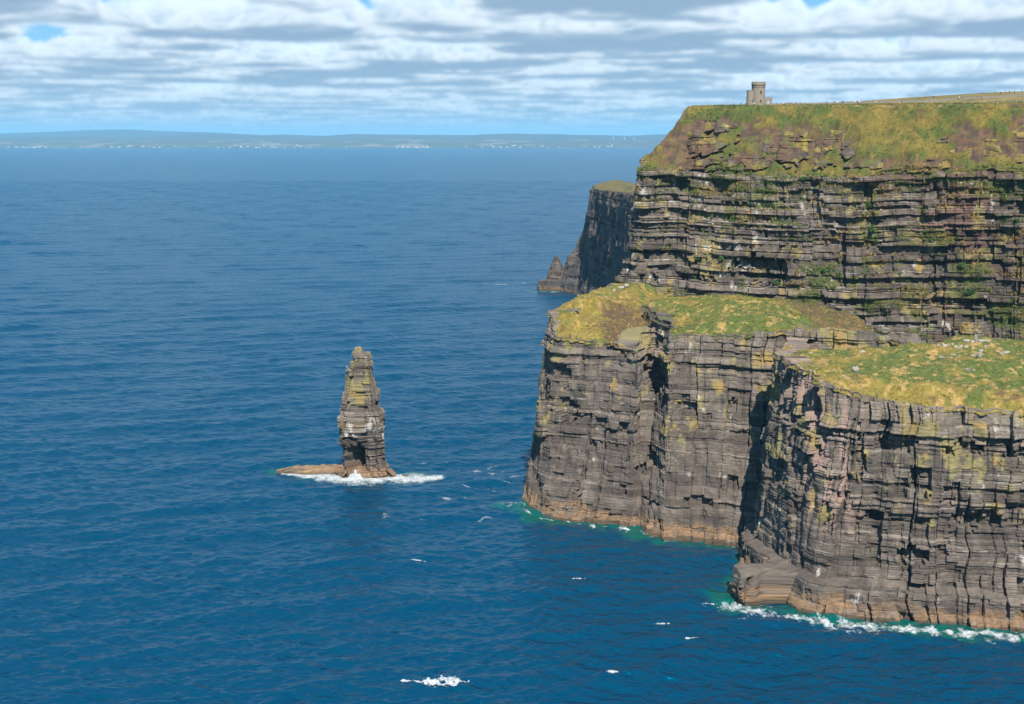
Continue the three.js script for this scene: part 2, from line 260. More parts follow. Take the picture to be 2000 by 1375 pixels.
// ------------------------------------------------------------------ turf: a height field that ends at a rock edge and rolls over it
function edgeDistance(line) {                                     // signed distance to a closed plan polygon, with the height of the nearest edge point
  const bx = line.map((p) => p[0]), bd = line.map((p) => p[1]), n = line.length;
  return (x, d) => {
    let best = 1e18, yt = 0, inside = false, real = true;
    for (let i = 0, j = n - 1; i < n; j = i++) {
      const ax = bx[j], ad = bd[j], ex = bx[i] - ax, ed = bd[i] - ad;
      if ((bd[i] > d) !== (ad > d) && x < (bx[i] - ax) * (d - ad) / (bd[i] - ad) + ax) inside = !inside;
      if (line[i][3] || line[j][3]) continue;                      // open side: no edge there
      const t = clamp(((x - ax) * ex + (d - ad) * ed) / (ex * ex + ed * ed + 1e-9)), qx = ax + ex * t - x, qd = ad + ed * t - d, q = qx * qx + qd * qd;
      if (q < best) { best = q; yt = lerp(line[j][2], line[i][2], t); }
    }
    const s = Math.sqrt(best); return [inside ? s : -s, yt];
  };
}
function turfSheet(root, name, cfg) {
  const { x0, x1, d0, d1, step, dist, height, color, lip = 0.9 } = cfg, nx = Math.ceil((x1 - x0) / step), nd = Math.ceil((d1 - d0) / step), id = new Int32Array((nx + 1) * (nd + 1)).fill(-1), P = [], C = [], U = [], idx = [], ox = root.position.x, oz = -root.position.z, oy = root.position.y, hs = [];
  for (let b = 0; b <= nd; b++) for (let a = 0; a <= nx; a++) {
    const x = x0 + (a + (hash(a, b, 3) - 0.5) * 0.5) * step, d = d0 + (b + (hash(a, b, 4) - 0.5) * 0.5) * step, [sd, yt] = dist(x, d);
    if (sd < -lip * (0.4 + 1.1 * vn(x / 2.2, d / 2.2, 91))) continue;
    const h = height(x, d, sd, yt); if (h === null) continue;
    id[b * (nx + 1) + a] = P.length / 3; P.push(x - ox, h - oy, oz - d); hs.push([x, h, d, sd]);
    U.push(x / 7, d / 7); C.push(0, 0, 0);
  }
  for (let b = 0; b < nd; b++) for (let a = 0; a < nx; a++) { const p = id[b * (nx + 1) + a], q = id[b * (nx + 1) + a + 1], r = id[(b + 1) * (nx + 1) + a], t = id[(b + 1) * (nx + 1) + a + 1]; if (p >= 0 && q >= 0 && r >= 0 && t >= 0) idx.push(p, q, t, p, t, r); }
  const g = geo(P, idx, { color: C, uv: U, normals: true }), nrm = g.attributes.normal, col = g.attributes.color;
  hs.forEach(([x, h, d, sd], k) => { const c = color(x, h, d, sd, nrm.getY(k)); col.setXYZ(k, c[0], c[1], c[2]); });
  part(root, name, g, cfg.material || M.turf);
  return hs.map((h, k) => [...h, nrm.getX(k), nrm.getY(k), nrm.getZ(k)]);
}
const GREEN = [0.105, 0.135, 0.022], YELLOW = [0.24, 0.185, 0.035], STRAW = [0.36, 0.24, 0.085], BROWN = [0.15, 0.085, 0.035], PEAT = [0.075, 0.05, 0.04];
function turfColor(x, d, seed, green = 0.5, straw = 0.5, brown = 0.2) {
  const a = fbm(x / 9, d / 9, 4, seed), b = fbm(x / 3.4, d / 3.4, 4, seed + 9), c = fbm(x / 14, d / 14, 4, seed + 19), f = vn(x / 0.7, d / 0.7, seed + 29), h = vn(x / 1.7, d / 1.7, seed + 39);
  let k = mixc(YELLOW, GREEN, smooth(0.62 - 0.3 * green, 0.78 - 0.3 * green, a * 0.7 + b * 0.3 + 0.1 * (f - 0.5)));
  k = mixc(k, STRAW, smooth(0.74 - 0.3 * straw, 0.86 - 0.3 * straw, b * 0.55 + h * 0.3 + f * 0.15));
  k = mixc(k, BROWN, smooth(0.74 - 0.34 * brown, 0.84 - 0.34 * brown, c * 0.6 + b * 0.4) * 0.85);
  const t = 0.62 + 0.76 * (f * 0.5 + h * 0.5); return k.map((v) => v * t);
}
const tussock = (x, d, s) => { const a = vn(x / 1.6, d / 1.6, s), b = vn(x / 3.7, d / 3.7, s + 1); return (a - 0.5) * 0.55 + (b - 0.5) * 0.9 + (fbm(x / 12, d / 12, 2, s + 2) - 0.5) * 1.8; };
// grass tufts: one clump of bent blades, copied
const clump = (() => {
  const P = [], N = [], r = rng(5);
  for (let k = 0; k < 16; k++) { const a = r() * 6.283, q = r() * 0.25, l = 0.25 + r() * 0.55, w = 0.035 + r() * 0.05, x = Math.cos(a) * q, z = Math.sin(a) * q, ux = -Math.sin(a) * w, uz = Math.cos(a) * w, tx = x + Math.cos(a) * l * 0.55, tz = z + Math.sin(a) * l * 0.55, h = 0.35 + r() * 0.4; P.push(x - ux, -0.1, z - uz, x + ux, -0.1, z + uz, tx, h, tz); }
  const g = new THREE.BufferGeometry(); g.setAttribute('position', new THREE.Float32BufferAttribute(P, 3)); g.computeVertexNormals(); return g;
})();
function tufts(root, spots, seed) {                                // spots: [x, y, d, size, colour]
  const m = new THREE.InstancedMesh(clump, M.blade, spots.length), o = new THREE.Object3D(), r = rng(seed), c = new THREE.Color();
  spots.forEach(([x, y, d, s, k], i) => { o.position.set(x - root.position.x, y - root.position.y, -d - root.position.z); o.rotation.set((r() - 0.5) * 0.5, r() * 6.28, (r() - 0.5) * 0.5); o.scale.set(s, s * (0.7 + 0.6 * r()), s); o.updateMatrix(); m.setMatrixAt(i, o.matrix); const t = 0.7 + 0.6 * r(); m.setColorAt(i, c.setRGB(k[0] * t, k[1] * t, k[2] * t)); });
  m.name = 'grass_tufts'; m.castShadow = m.receiveShadow = true; stuff(m); root.add(m); return m;
}

// ------------------------------------------------------------------ free-standing pillars
const lut = (T) => (y) => { let k = 1; while (k < T.length - 1 && T[k][0] < y) k++; const f = clamp((y - T[k - 1][0]) / (T[k][0] - T[k - 1][0])); return T[k].slice(1).map((v, i) => lerp(T[k - 1][i + 1], v, f)); };
function column(root, o) {                                          // a free-standing rock pillar: table rows are [height, left x, right x]
  const t = lut(o.table), n = o.n, mid = o.d;
  return rockFace(root, { n, ds: o.ds, dy: o.dy, closed: true, cap: o.cap, capLift: o.capLift, beds: o.beds, seed: o.seed, amp: o.amp, rug: o.rug, bedAmp: o.bedAmp, cavities: o.cavities, front: o.front, dip: o.dip || ((s) => 0), extra: o.extra,
    point: (i, y) => { const a = i / n * 6.28318, [l, r] = t(y), hw = (r - l) / 2, cx = (l + r) / 2, ca = Math.cos(a), sa = Math.sin(a), p = o.square || 0.62, ex = -Math.sign(ca) * Math.pow(Math.abs(ca), p), ed = -Math.sign(sa) * Math.pow(Math.abs(sa), p), k = o.thick || 0.75, nx = ex / 1, nd = ed / k, L = Math.hypot(nx, nd); return { x: cx + ex * hw, d: mid + ed * hw * k, nx: nx / L, nd: nd / L, mid }; }, color: o.color });
}
// ------------------------------------------------------------------ the middle buttress
const cliffB = thing('sea_cliff', 'middle dark grey cliff buttress with two grassy tops rising straight from the sea', 'cliff', 60, 0, 565);
let turfB;
{
  const cols = [[44, 690, 58, 700, 96], [17, 640, 31, 650, 93], [6.5, 606, 20, 620, 90], [10, 589, 22.5, 602, 81], [15, 579, 30.5, 597, 80.5], [28.3, 569.5, 42, 592, 80], [38.3, 562.4, 51, 585, 79], [54, 557, 58, 578, 77.5], [57.5, 558, 61.5, 600, 83], [61.5, 553, 68, 602, 85.5], [66.6, 543.5, 73, 576, 85.4], [81.8, 540.5, 88, 569, 86], [89.2, 536.2, 98, 565, 86.6], [104, 532.7, 110, 561, 89], [128, 524, 128, 555, 91], [150, 515, 150, 546, 90], [176, 505, 178, 540, 86]];
  const ds = 0.40, L = planLine(cols, 0, 85, ds), tops = (i) => L.cols[i][4] + (fbm(i * ds / 7, 2.2, 3, 81) - 0.5) * 2.4;
  const beds = makeBeds(-1.5, 97, 11, [{ y: 73.5, th: 2.6, out: 1.5, tone: 1.35 }, { y: 47.5, th: 1.3, out: 1.0, tone: 1.5 }, { y: 16.5, th: 1.2, out: 0.7, tone: 1.35 }, { y: 60, th: 1.6, out: 0.8, tone: 1.2 }, { y: 26, th: 1, out: 0.5, tone: 1.3 }]);
  const line = rockFace(cliffB, {
    n: L.n, ds, dy: 0.42, beds, seed: 11, yTop: tops, amp: [2.5, 1.05, 0.30], fault: 0.6, bedAmp: (y) => 0.45 + 0.75 * smooth(30, 62, y),
    point: L.point,
    cavities: [[66, 65, 3.6, 10, 6], [26, 48, 4, 6, 3.4], [65, 29.5, 3, 4.6, 3.6], [82, 16, 6, 1.7, 2.8], [50.5, 16.5, 1.8, 1.9, 2.6], [59, 24.5, 2.6, 1.8, 2.8], [78, 54.5, 4.4, 1.8, 2.4], [51, 76, 6, 1.4, 2.2], [93, 71.5, 11, 1.1, 1.8], [36, 33, 1.5, 3, 2.2], [97, 57, 2.2, 3, 2], [102, 46, 6, 0.9, 1.6], [62, 12, 5, 1.6, 2], [30, 9, 1.4, 4, 2]],
    extra: (s, y) => (y < 4 ? 0.9 * smooth(4, 1, y + (vn(s / 4, 1, 9) - 0.5) * 3) : 0) + 1.1 * smooth(0.5, 0.9, vn(s / 4.3, 5, 66)) * smooth(36, 60, y) - 0.6 * smooth(0.62, 0.8, vn(s / 2.6, y / 30, 67)),
    color: (c) => rockColor(c, { seed: 11, dark: 0.55 - 0.5 * smooth(45, 80, c.y) * (0.4 + 0.6 * c.k2), lichen: 0.46 * smooth(46, 80, c.y + (c.k1 - 0.5) * 26), guano: 0.02 + 0.3 * smooth(40, 50, c.y) * smooth(60, 50, c.y), tide: 6.2 }),
  });
  const ring = line.map((p) => [p[0], p[1], p[2]]); ring.push([190, 620, 92, 1], [150, 720, 96, 1], [70, 730, 96, 1]); ring[0][3] = 0;
  const dist = edgeDistance(ring.filter((p, i) => i % 2 === 0 || p[3]));
  const ctl = [[22.7, 612, 91.2], [38.7, 640, 94.7], [60, 680, 97], [45, 625, 86.4], [63, 625, 87], [75, 622, 91], [71.6, 590, 86.5], [95, 590, 91], [114, 632, 95.5], [131, 600, 95.5], [138, 600, 88], [128, 590, 93.7], [84, 650, 92], [30, 602, 83], [55, 592, 80], [100, 650, 93], [150, 590, 82], [165, 560, 80], [145, 615, 86], [165, 600, 82], [62, 600, 81.5], [90, 668, 91], [128, 640, 92], [60, 606, 80.5], [66, 612, 83]];
  const H = (x, d) => { let a = 0, b = 0; for (const p of ctl) { const q = (x - p[0]) ** 2 + (d - p[1]) ** 2 + 12, w = 1 / (q * q); a += w * p[2]; b += w; } return a / b; };
  const heather = (x, d) => Math.max(smooth(21, 13, Math.hypot((x - 58) / 0.9, (d - 612) / 2.4) + (vn(x / 3, d / 3, 8) - 0.5) * 8), 0.9 * smooth(132, 140, x + (vn(x / 3, d / 3, 18) - 0.5) * 8));
  turfB = { dist, height: (x, d, sd, yt) => { const hh = lerp(yt - 0.1, H(x, d), smooth(0, 11, sd)) - 6.5 * smooth(70.5, 66, x + (vn(d / 5, 3, 88) - 0.5) * 4) * smooth(44, 60, x) * smooth(582, 592, d) * smooth(660, 630, d) + tussock(x, d, 70) * smooth(0, 3, sd + 0.8) * 0.9 - 1.9 * smooth(1.2, -1.1, sd) + heather(x, d) * (vn(x / 1.1, d / 1.1, 5) - 0.4) * 1.2; return hh; } };
  const hs = turfSheet(cliffB, 'grass_top', { x0: 8, x1: 172, d0: 540, d1: 705, step: 0.55, dist, height: turfB.height, color: (x, h, d, sd) => { const gr = x > 66 ? 0.85 : 0.35, c = turfColor(x, d, 300, gr, 0.55, 0.12); return mixc(c, mixc(BROWN, PEAT, vn(x / 1.5, d / 1.5, 6)), heather(x, d) * smooth(0.15, 0.4, vn(x / 1.4, d / 1.4, 16) + 0.1)); } });
  const r = rng(71), sp = []; for (const h of hs) if (r() < 0.16 && h[3] > -0.6 && h[2] < 680) sp.push([h[0], h[1], h[2], 0.6 + r() * 0.8, turfColor(h[0], h[2], 300, h[0] > 66 ? 0.85 : 0.35, 0.6, 0.15)]);
  tufts(cliffB, sp, 72);
  // the dark rock step between the two grass patches
  const S = planLine([[66, 648, 66.5, 649], [67, 626, 68, 627], [66.5, 608, 68, 609], [68.5, 594, 70, 595], [73, 586, 74, 587]], 76, 92, 0.36);
  rockFace(cliffB, { n: S.n, ds: 0.36, dy: 0.36, beds: makeBeds(74, 91.5, 17, [], 1.1), seed: 17, amp: [1.4, 1.2, 0.4], point: S.point, yTop: (i, x) => 89.5 + (fbm(i / 12, 1, 2, 18) - 0.5) * 3, color: (c) => rockColor(c, { seed: 17, dark: 0.7, moss: 0.2 }) });
  // the little pillar that stands off the left edge
  const pl = new THREE.Group(); pl.name = 'pinnacle'; cliffB.add(pl);
  const PR = [[36, 3.2], [42, 2.9], [47, 2.5], [50, 1.9], [53, 1.3], [56, 1.5], [58, 1.2]], rad = (y) => { let k = 1; while (k < PR.length - 1 && PR[k][0] < y) k++; const f = clamp((y - PR[k - 1][0]) / (PR[k][0] - PR[k - 1][0])); return lerp(PR[k - 1][1], PR[k][1], f); };
  const holder = thing('temporary', '', '', 60, 0, 565); scene.remove(holder); taken.delete('temporary');
  rockFace(holder, { n: 44, ds: 0.4, dy: 0.4, closed: true, beds: makeBeds(34, 58.3, 15, [], 0.8), seed: 15, amp: [0.3, 0.35, 0.2], point: (i, y) => { const a = i / 44 * 6.2832, q = rad(y); return { x: 14.2 - Math.cos(a) * q, d: 594.5 - Math.sin(a) * q * 1.3, nx: -Math.cos(a), nd: -Math.sin(a) }; }, color: (c) => rockColor(c, { seed: 15, dark: 0.3, lichen: 0.7 }) });
  const gs = holder.children.map((m) => m.geometry); const g = mergeGeometries(gs); cliffB.remove(pl); part(cliffB, 'pinnacle', g, M.rock).userData.label = 'small lichen covered pillar standing off the left edge of the cliff';
}
console.log('middle cliff');

// ------------------------------------------------------------------ the front buttress on the right
const cliffA = thing('sea_cliff', 'front right cliff buttress with pale cap rock, foaming foot and stones on its grassy top', 'cliff', 135, 0, 465);
let turfA;
{
  const cols = [[150, 580, 150, 590, 86], [116, 548, 122, 556, 87], [101, 518, 109, 524, 86], [99.5, 504, 110, 511, 85.5], [103, 486, 113, 494, 84.5], [107.5, 470, 117, 480, 83], [112, 459, 122, 471, 81], [118, 454.5, 129, 467, 79.4], [130.4, 450.5, 138, 463.5, 78.4], [148, 446, 151, 458, 77.7], [165.4, 443, 168, 454, 77.2], [182.8, 440, 185, 451, 76.6], [205, 434, 207, 445, 76], [228, 426, 231, 438, 76]];
  const ds = 0.36, L = planLine(cols, 0, 80, ds), tops = (i) => L.cols[i][4] + (fbm(i * ds / 6, 4.2, 3, 83) - 0.5) * 2.2;
  const beds = makeBeds(-1.5, 90, 23, [{ y: 71.2, th: 6.2, out: 1.1, tone: 1.45 }, { y: 66.6, th: 3.6, out: 1.6, tone: 1.35 }, { y: 64.8, th: 1.8, out: -1.2, tone: 0.8 }, { y: 50, th: 1.4, out: 0.7, tone: 1.3 }, { y: 28.5, th: 0.8, out: 0.5, tone: 1.6 }, { y: 40, th: 1.6, out: 0.8, tone: 1.2 }]);
  const line = rockFace(cliffA, {
    n: L.n, ds, dy: 0.38, beds, seed: 23, yTop: tops, amp: [2.5, 1.1, 0.32], fault: 0.6, bedAmp: (y) => 0.4 + 0.8 * smooth(24, 56, y), point: L.point,
    cavities: [[110, 70, 5, 5, 4], [141, 63, 6, 4, 3.6], [164, 62.5, 8, 2.6, 3.2], [183, 60, 4.5, 4, 3.4], [150, 50, 3.4, 6, 3.4], [126, 49, 4, 1.4, 2], [168, 37, 9, 3.6, 4], [147, 23, 5, 3.4, 4.5], [148, 12.6, 4, 1.6, 3], [160, 47, 3, 3.4, 2.6], [129, 60, 1.6, 9, 2.4], [187, 30, 2, 14, 3], [196, 58, 3, 5, 3], [118, 34, 1.6, 6, 2], [134, 36, 3, 2.4, 2.6], [104, 50, 1.2, 8, 2]],
    extra: (s, y, q) => {
      const sh = 10.5 + (fbm(s / 16, 8.8, 3, 24) - 0.5) * 5;                                   // the wave-cut shelf at the foot
      return 4.6 * smooth(sh + 1.2, sh - 0.4, y) + (y < 4 ? 1.4 * smooth(4.5, 0.5, y + (vn(s / 3, 1, 9) - 0.5) * 3) : 0) + 1.3 * smooth(0.5, 0.9, vn(s / 4, 5, 26)) * smooth(20, 60, y) - 0.7 * smooth(0.62, 0.8, vn(s / 2.4, y / 30, 27));
    },
    color: (c) => rockColor(c, { seed: 23, dark: 0.55 - 0.6 * smooth(38, 76, c.y) * (0.4 + 0.6 * c.k2), lichen: 0.46 * smooth(30, 76, c.y + (c.k1 - 0.5) * 34), guano: 0.2, tide: 5.4, pink: 0.75 * smooth(14, 3, Math.abs(c.x - 121)) * smooth(22, 40, c.y) }),
  });
  const ring = line.map((p) => [p[0], p[1], p[2]]); ring.push([260, 460, 80, 1], [285, 520, 90, 1], [280, 600, 92, 1], [150, 600, 90, 1]);
  const dist = edgeDistance(ring.filter((p, i) => i % 2 === 0 || p[3]));
  const ctl = [[117, 505, 84.6], [127.7, 525, 86.4], [153, 525, 87], [172, 530, 87.8], [195, 535, 90.6], [215, 530, 88.4], [184.5, 505, 86.9], [141, 495, 84.5], [156, 480, 83.1], [171, 467, 81.8], [150, 556, 72], [150, 580, 70], [190, 562, 74], [190, 585, 70], [230, 568, 76], [205, 475, 84], [240, 470, 83], [240, 520, 88], [125, 548, 78], [170, 550, 80], [165, 505, 85.5], [205, 505, 87.2]];
  const H = (x, d) => { let a = 0, b = 0; for (const p of ctl) { const q = (x - p[0]) ** 2 + (d - p[1]) ** 2 + 20, w = 1 / (q * q); a += w * p[2]; b += w; } return a / b; };
  turfA = { dist, height: (x, d, sd, yt) => lerp(yt - 0.1, H(x, d), smooth(0, 10, sd)) + tussock(x, d, 75) * smooth(0, 3, sd + 0.8) * 0.75 - 1.9 * smooth(1.2, -1.1, sd) };
  const hs = turfSheet(cliffA, 'grass_top', { x0: 98, x1: 262, d0: 425, d1: 592, step: 0.5, dist, height: turfA.height, color: (x, h, d, sd) => { const gr = lerp(0.45, 0.95, smooth(3, 18, sd)), c = turfColor(x, d, 320, gr, 0.62, 0.1); return mixc(c, mixc(BROWN, PEAT, vn(x / 1.5, d / 1.5, 6)), smooth(0.64, 0.74, fbm(x / 5, d / 3, 4, 44)) * smooth(24, 6, sd) * 0.8); } });
  const r = rng(73), sp = []; for (const h of hs) if (r() < 0.15 && h[3] > -0.6 && h[2] < 545) sp.push([h[0], h[1], h[2], 0.5 + r() * 0.7, turfColor(h[0], h[2], 320, h[3] > 10 ? 0.9 : 0.45, 0.62, 0.12)]);
  tufts(cliffA, sp, 74);
}
{ // the low spur at its left foot
  const h = new THREE.Group(); h.position.copy(cliffA.position);
  column(h, { n: 110, ds: 0.5, dy: 0.4, d: 469, thick: 0.5, seed: 29, square: 0.3, amp: [3.0, 2.4, 0.5], bedAmp: () => 0.4, capLift: 1.6, beds: makeBeds(-1.5, 10.5, 29, [], 1.6), table: [[-2, 85, 116], [4, 85.5, 116], [11, 87, 115]], color: (c) => rockColor(c, { seed: 23, dark: 0.55, tide: 5.4 }) });
  part(cliffA, 'rock_spur', mergeGeometries(h.children.map((m) => m.geometry)), M.rock);
}
console.log('front cliff');

// ------------------------------------------------------------------ the high cliff under the tower
const cliffC = thing('sea_cliff', 'tall banded cliff with overgrown ledges and a steep grass cap below the round tower', 'cliff', 160, 70, 660);
let turfC; const wallC = [], VEG = [[178, 126, 4, 20], [222, 108, 9, 15], [158, 104, 10, 7], [236, 90, 16, 8], [228, 150, 8, 8], [112, 150, 12, 4], [140, 153, 9, 3], [196, 98, 8, 5], [150, 93, 8, 4], [100, 145, 14, 2], [208, 126, 8, 4], [186, 92, 10, 4], [246, 124, 6, 22]];
const plateau = (x, d) => { const e = 714 - (x - 95) * 0.437, q = d - e; return 190.6 + clamp(q * 0.03, -3, 3) + smooth(140, 335, x) * clamp(q / 125, 0, 1.4) * 6 - 14 * smooth(190, 330, q); };
{
  const cols = [[105, 790, 114, 794, 160], [64, 730, 75, 736, 159], [57, 694, 68.5, 697, 158.5], [61, 683, 73.5, 692, 158], [82, 675, 84, 687, 157.2], [108, 664, 110, 677, 157.5], [131, 654, 132, 666, 157.5], [160, 640, 160, 651, 159], [178, 632, 178, 642, 159.5], [221, 610, 221, 620, 160], [262, 588, 262, 598, 161], [296, 570, 296, 580, 162]];
  const ds = 0.46, L = planLine(cols, 85, 160, ds), tops = (i, x) => L.cols[i][4] + (fbm(i * ds / 14, 6.2, 4, 85) - 0.5) * 9 - 3 * smooth(120, 150, x) * smooth(200, 165, x);
  const beds = makeBeds(72, 168, 37, [{ y: 153.5, th: 2.4, out: 2.3, tone: 1.45 }, { y: 143.5, th: 1.8, out: 1.1, tone: 1.3 }, { y: 137, th: 2.6, out: 1.9, tone: 1.5 }, { y: 131, th: 0.9, out: 1.0, tone: 1.7 }, { y: 128.6, th: 0.8, out: 0.9, tone: 1.7 }, { y: 122, th: 1.4, out: 0.8, tone: 1.4 }, { y: 112, th: 2, out: -2, tone: 0.7 }, { y: 106, th: 1.4, out: 0.9, tone: 1.2 }, { y: 103, th: 3, out: -2.4, tone: 0.8 }, { y: 96, th: 2.8, out: 1.8, tone: 1.3 }, { y: 88, th: 1.6, out: 0.7, tone: 1.3 }], 0.85);
  const line = rockFace(cliffC, {
    n: L.n, ds, dy: 0.44, beds, seed: 37, yTop: tops, amp: [2.8, 0.9, 0.36], bedAmp: () => 1.5, crack: 0.5, fault: 1.7, point: L.point,
    cavities: [[128, 108, 13, 7, 6.5], [80, 108.5, 15, 2.8, 3.4], [82, 152.4, 10, 1.3, 3], [138, 100.5, 9, 1.6, 3], [192, 83.5, 14, 1.5, 3.5], [170, 123, 16, 1.3, 2.6], [196, 119.5, 14, 1.3, 2.6], [185, 140, 9, 1.4, 2.4], [112, 140.5, 12, 1.2, 2.6], [232, 128, 8, 1.3, 2.4], [98, 101, 10, 1.6, 3], [73, 99, 5, 3.4, 3.4], [166, 112, 1.1, 14, 2.4], [205, 103, 1.3, 10, 2.6], [240, 108, 1.2, 12, 2.4], [216, 147, 8, 1.3, 2.2]],
    extra: (s, y) => -0.07 * (y - 115) * 0 + 1.6 * smooth(97, 90, y + (vn(s / 9, 1, 31) - 0.5) * 8) + 2.2 * smooth(88, 80, y),
    dip: (s, x) => (fbm(s / 34, 3.3, 3, 37) - 0.5) * 2.2 + 1.5 * smooth(150, 260, x) - 3.5 * smooth(60, 20, Math.abs(x - 150)) * 0.4,
    color: (c) => {
      const rt = smooth(165, 235, c.x + (c.k1 - 0.5) * 50); let veg = 0.04 + smooth(0.52, 0.75, fbm(c.s / 19, c.y / 16, 3, 401)) * 0.4 + 0.15 * rt + 0.35 * smooth(142, 152, c.y); for (const v of VEG) veg = Math.max(veg, smooth(1.25, 0.6, Math.hypot((c.x - v[0]) / v[2], (c.y - v[1]) / v[3]) + (vn(c.s / 3, c.y / 3, 404) - 0.5) * 0.8));
      const k = rockColor(c, { seed: 37, dark: 0.42 + 0.6 * rt, lichen: 0.16, guano: 0.3 * (1 - rt * 0.6), moss: veg, rust: rt * 0.9 });
      wallC.push(c.x, c.y, c.q.d + c.q.nd * c.o, veg, c.edge, c.bed.out, c.q.nx); return k;
    },
  });
  const ring = line.map((p) => [p[0], p[1], p[2]]); ring.push([420, 560, 160, 1], [420, 990, 190, 1], [230, 990, 190, 1], [150, 850, 160, 1]);
  const sm = ring.map((p, i) => { if (p[3]) return p; let y = 0, m = 0; for (let k = -45; k <= 45; k += 3) { const q = ring[clamp(i + k, 0, line.length - 1)]; y += q[2]; m++; } return [p[0], p[1], y / m]; });
  const near = edgeDistance(ring.filter((p, i) => i % 3 === 0 || p[3])), wide = edgeDistance(sm.filter((p, i) => i % 9 === 0 || p[3]));
  const dist = (x, d) => { const q = near(x, d); if (q[0] < 3) return q; const w = wide(x, d), f = smooth(3, 14, q[0]); let yt = 0, ws = 0; for (let k = -4; k <= 4; k++) { const e = Math.exp(-k * k / 8); yt += e * (157.5 + 2.5 * smooth(140, 240, x + k * 4) + (fbm((x + k * 4) / 30, 2, 2, 86) - 0.5) * 5); ws += e; } return [q[0], lerp(w[1], yt / ws, f)]; };
  const scars = [[94, 170, 17, 13, 1], [112, 180, 8, 4, 0.8], [146, 171, 25, 10, 1], [126, 162, 12, 4, 0.9], [226, 172, 13, 8, 1], [246, 173, 9, 13, 1], [190, 161, 24, 3, 0.9], [168, 168, 6, 6, 0.7]];
  const scar = (x, y, d) => { let m = 0; for (const c of scars) { const q = Math.hypot((x - c[0]) / c[2], (y - c[1]) / c[3]) + (fbm(x / 5, y / 4 + d / 9, 4, 51) - 0.5) * 1.7; m = Math.max(m, c[4] * smooth(1.15, 0.8, q)); } return m; };
  turfC = { dist, height: (x, d, sd, yt) => {
    if (d > 990) return null;
    const pl = plateau(x, d), up = yt - 0.1 + Math.max(sd, 0) * (1.28 + 0.5 * (fbm(x / 25, 4, 2, 52) - 0.5)) + (fbm(x / 18, d / 12, 4, 53) - 0.5) * 9 * smooth(0, 9, sd) * (1 - 0.85 * scar(x, yt + Math.max(sd, 0) * 1.28, d));
    const k = 5, a = clamp(0.5 + 0.5 * (pl - up) / k); let h = lerp(pl, up, a) - k * a * (1 - a) * 0.8;                   // smooth minimum
    const m = scar(x, h, d);
    if (m > 0) { h += m * (-1.5 + (fbm(x / 3, d / 3, 4, 57) - 0.5) * 3.2) + tussock(x, d, 78) * 0.5; }
    else h += tussock(x, d, 78) * 0.55 * smooth(0, 3, sd + 0.8) * (h > 189 ? 0.25 : 1);
    return h - 1.8 * smooth(1.2, -1.1, sd);
  } };
  const col = (x, h, d, sd, ny) => {
    const flat = smooth(187.5, 190.5, h), e = 714 - (x - 95) * 0.437;
    let c = turfColor(x, h * 1.3 + d * 0.3, 340, lerp(0.62, 0.5, flat), 0.22 + 0.2 * flat, 0.44 * (1 - flat)).map((v) => v * 0.74);
    c = mixc(c, GREEN.map((v) => v * 0.85), smooth(0.52, 0.64, fbm(x / 17, h / 8, 3, 341)) * 0.6 * (1 - flat));
    if (flat > 0 && d > e + 14) c = mixc(c, STRAW, 0.5 * smooth(0.42, 0.66, fbm(x / 14, d / 8, 3, 342)));
    const m = scar(x, h, d);
    return mixc(c, mixc(mixc(BROWN, [0.15, 0.09, 0.07], vn(x / 4, h / 3, 58)), PEAT, smooth(0.42, 0.62, fbm(x / 3, h / 1.3, 3, 59))), smooth(0.15, 0.45, m) * (0.62 + 0.38 * smooth(0.34, 0.52, fbm(x / 4, h / 3, 3, 60))));
  };
  { // bare earth and rock showing through the slope
    const sl = cols.map((c) => c); const pts = []; for (let k = 4; k < sl.length; k++) { const a = sl[k - 1], e = sl[Math.min(k + 1, sl.length - 1)], tx = e[2] - a[2], td = e[3] - a[3], l = Math.hypot(tx, td), nx = td / l, nd = -tx / l; pts.push([sl[k][2], sl[k][3], sl[k][2] - nx * 23.5, sl[k][3] - nd * 23.5]); }
    const S = planLine(pts, 158, 188, 0.5);
    rockFace(cliffC, { n: S.n, ds: 0.5, dy: 0.46, beds: makeBeds(157, 188, 39, [], 1.1), seed: 39, amp: [1.0, 0.8, 0.3], bedAmp: () => 0.8, fault: 1.5, crack: 0.4, point: S.point,
      extra: (s, y, q) => -5.2 + 5.4 * smooth(0.1, 0.7, scar(q.x, y, q.d)) - 5 * smooth(9, 2, s) - 3 * smooth(176, 184, y) + (fbm(s / 6, y / 4, 3, 399) - 0.5) * 2.4,
      color: (c) => { const k = rockColor(c, { seed: 39, dark: 0.8, moss: 0.35 }); const e = mixc([0.125, 0.072, 0.038], [0.075, 0.048, 0.034], fbm(c.s / 5, c.y / 4, 3, 392)).map((v) => v * (0.7 + 0.6 * c.k3)); const g = smooth(0.5, 0.62, fbm(c.s / 5, c.y / 2.4, 4, 393)); return mixc(mixc(k, e, smooth(0.35, 0.6, fbm(c.s / 8, c.y / 6, 3, 394))), turfColor(c.s, c.y, 395, 0.5, 0.3, 0.3), g * 0.85); } });
  }
  const hs = turfSheet(cliffC, 'grass_slope', { x0: 66, x1: 300, d0: 570, d1: 745, step: 0.6, dist, height: (x, d, sd, yt) => (sd > 62 ? null : turfC.height(x, d, sd, yt)), color: col });
  turfSheet(cliffC, 'grass_field', { x0: 84, x1: 412, d0: 570, d1: 985, step: 3, dist, height: (x, d, sd, yt) => (sd < 56 ? null : turfC.height(x, d, sd, yt)), color: col });
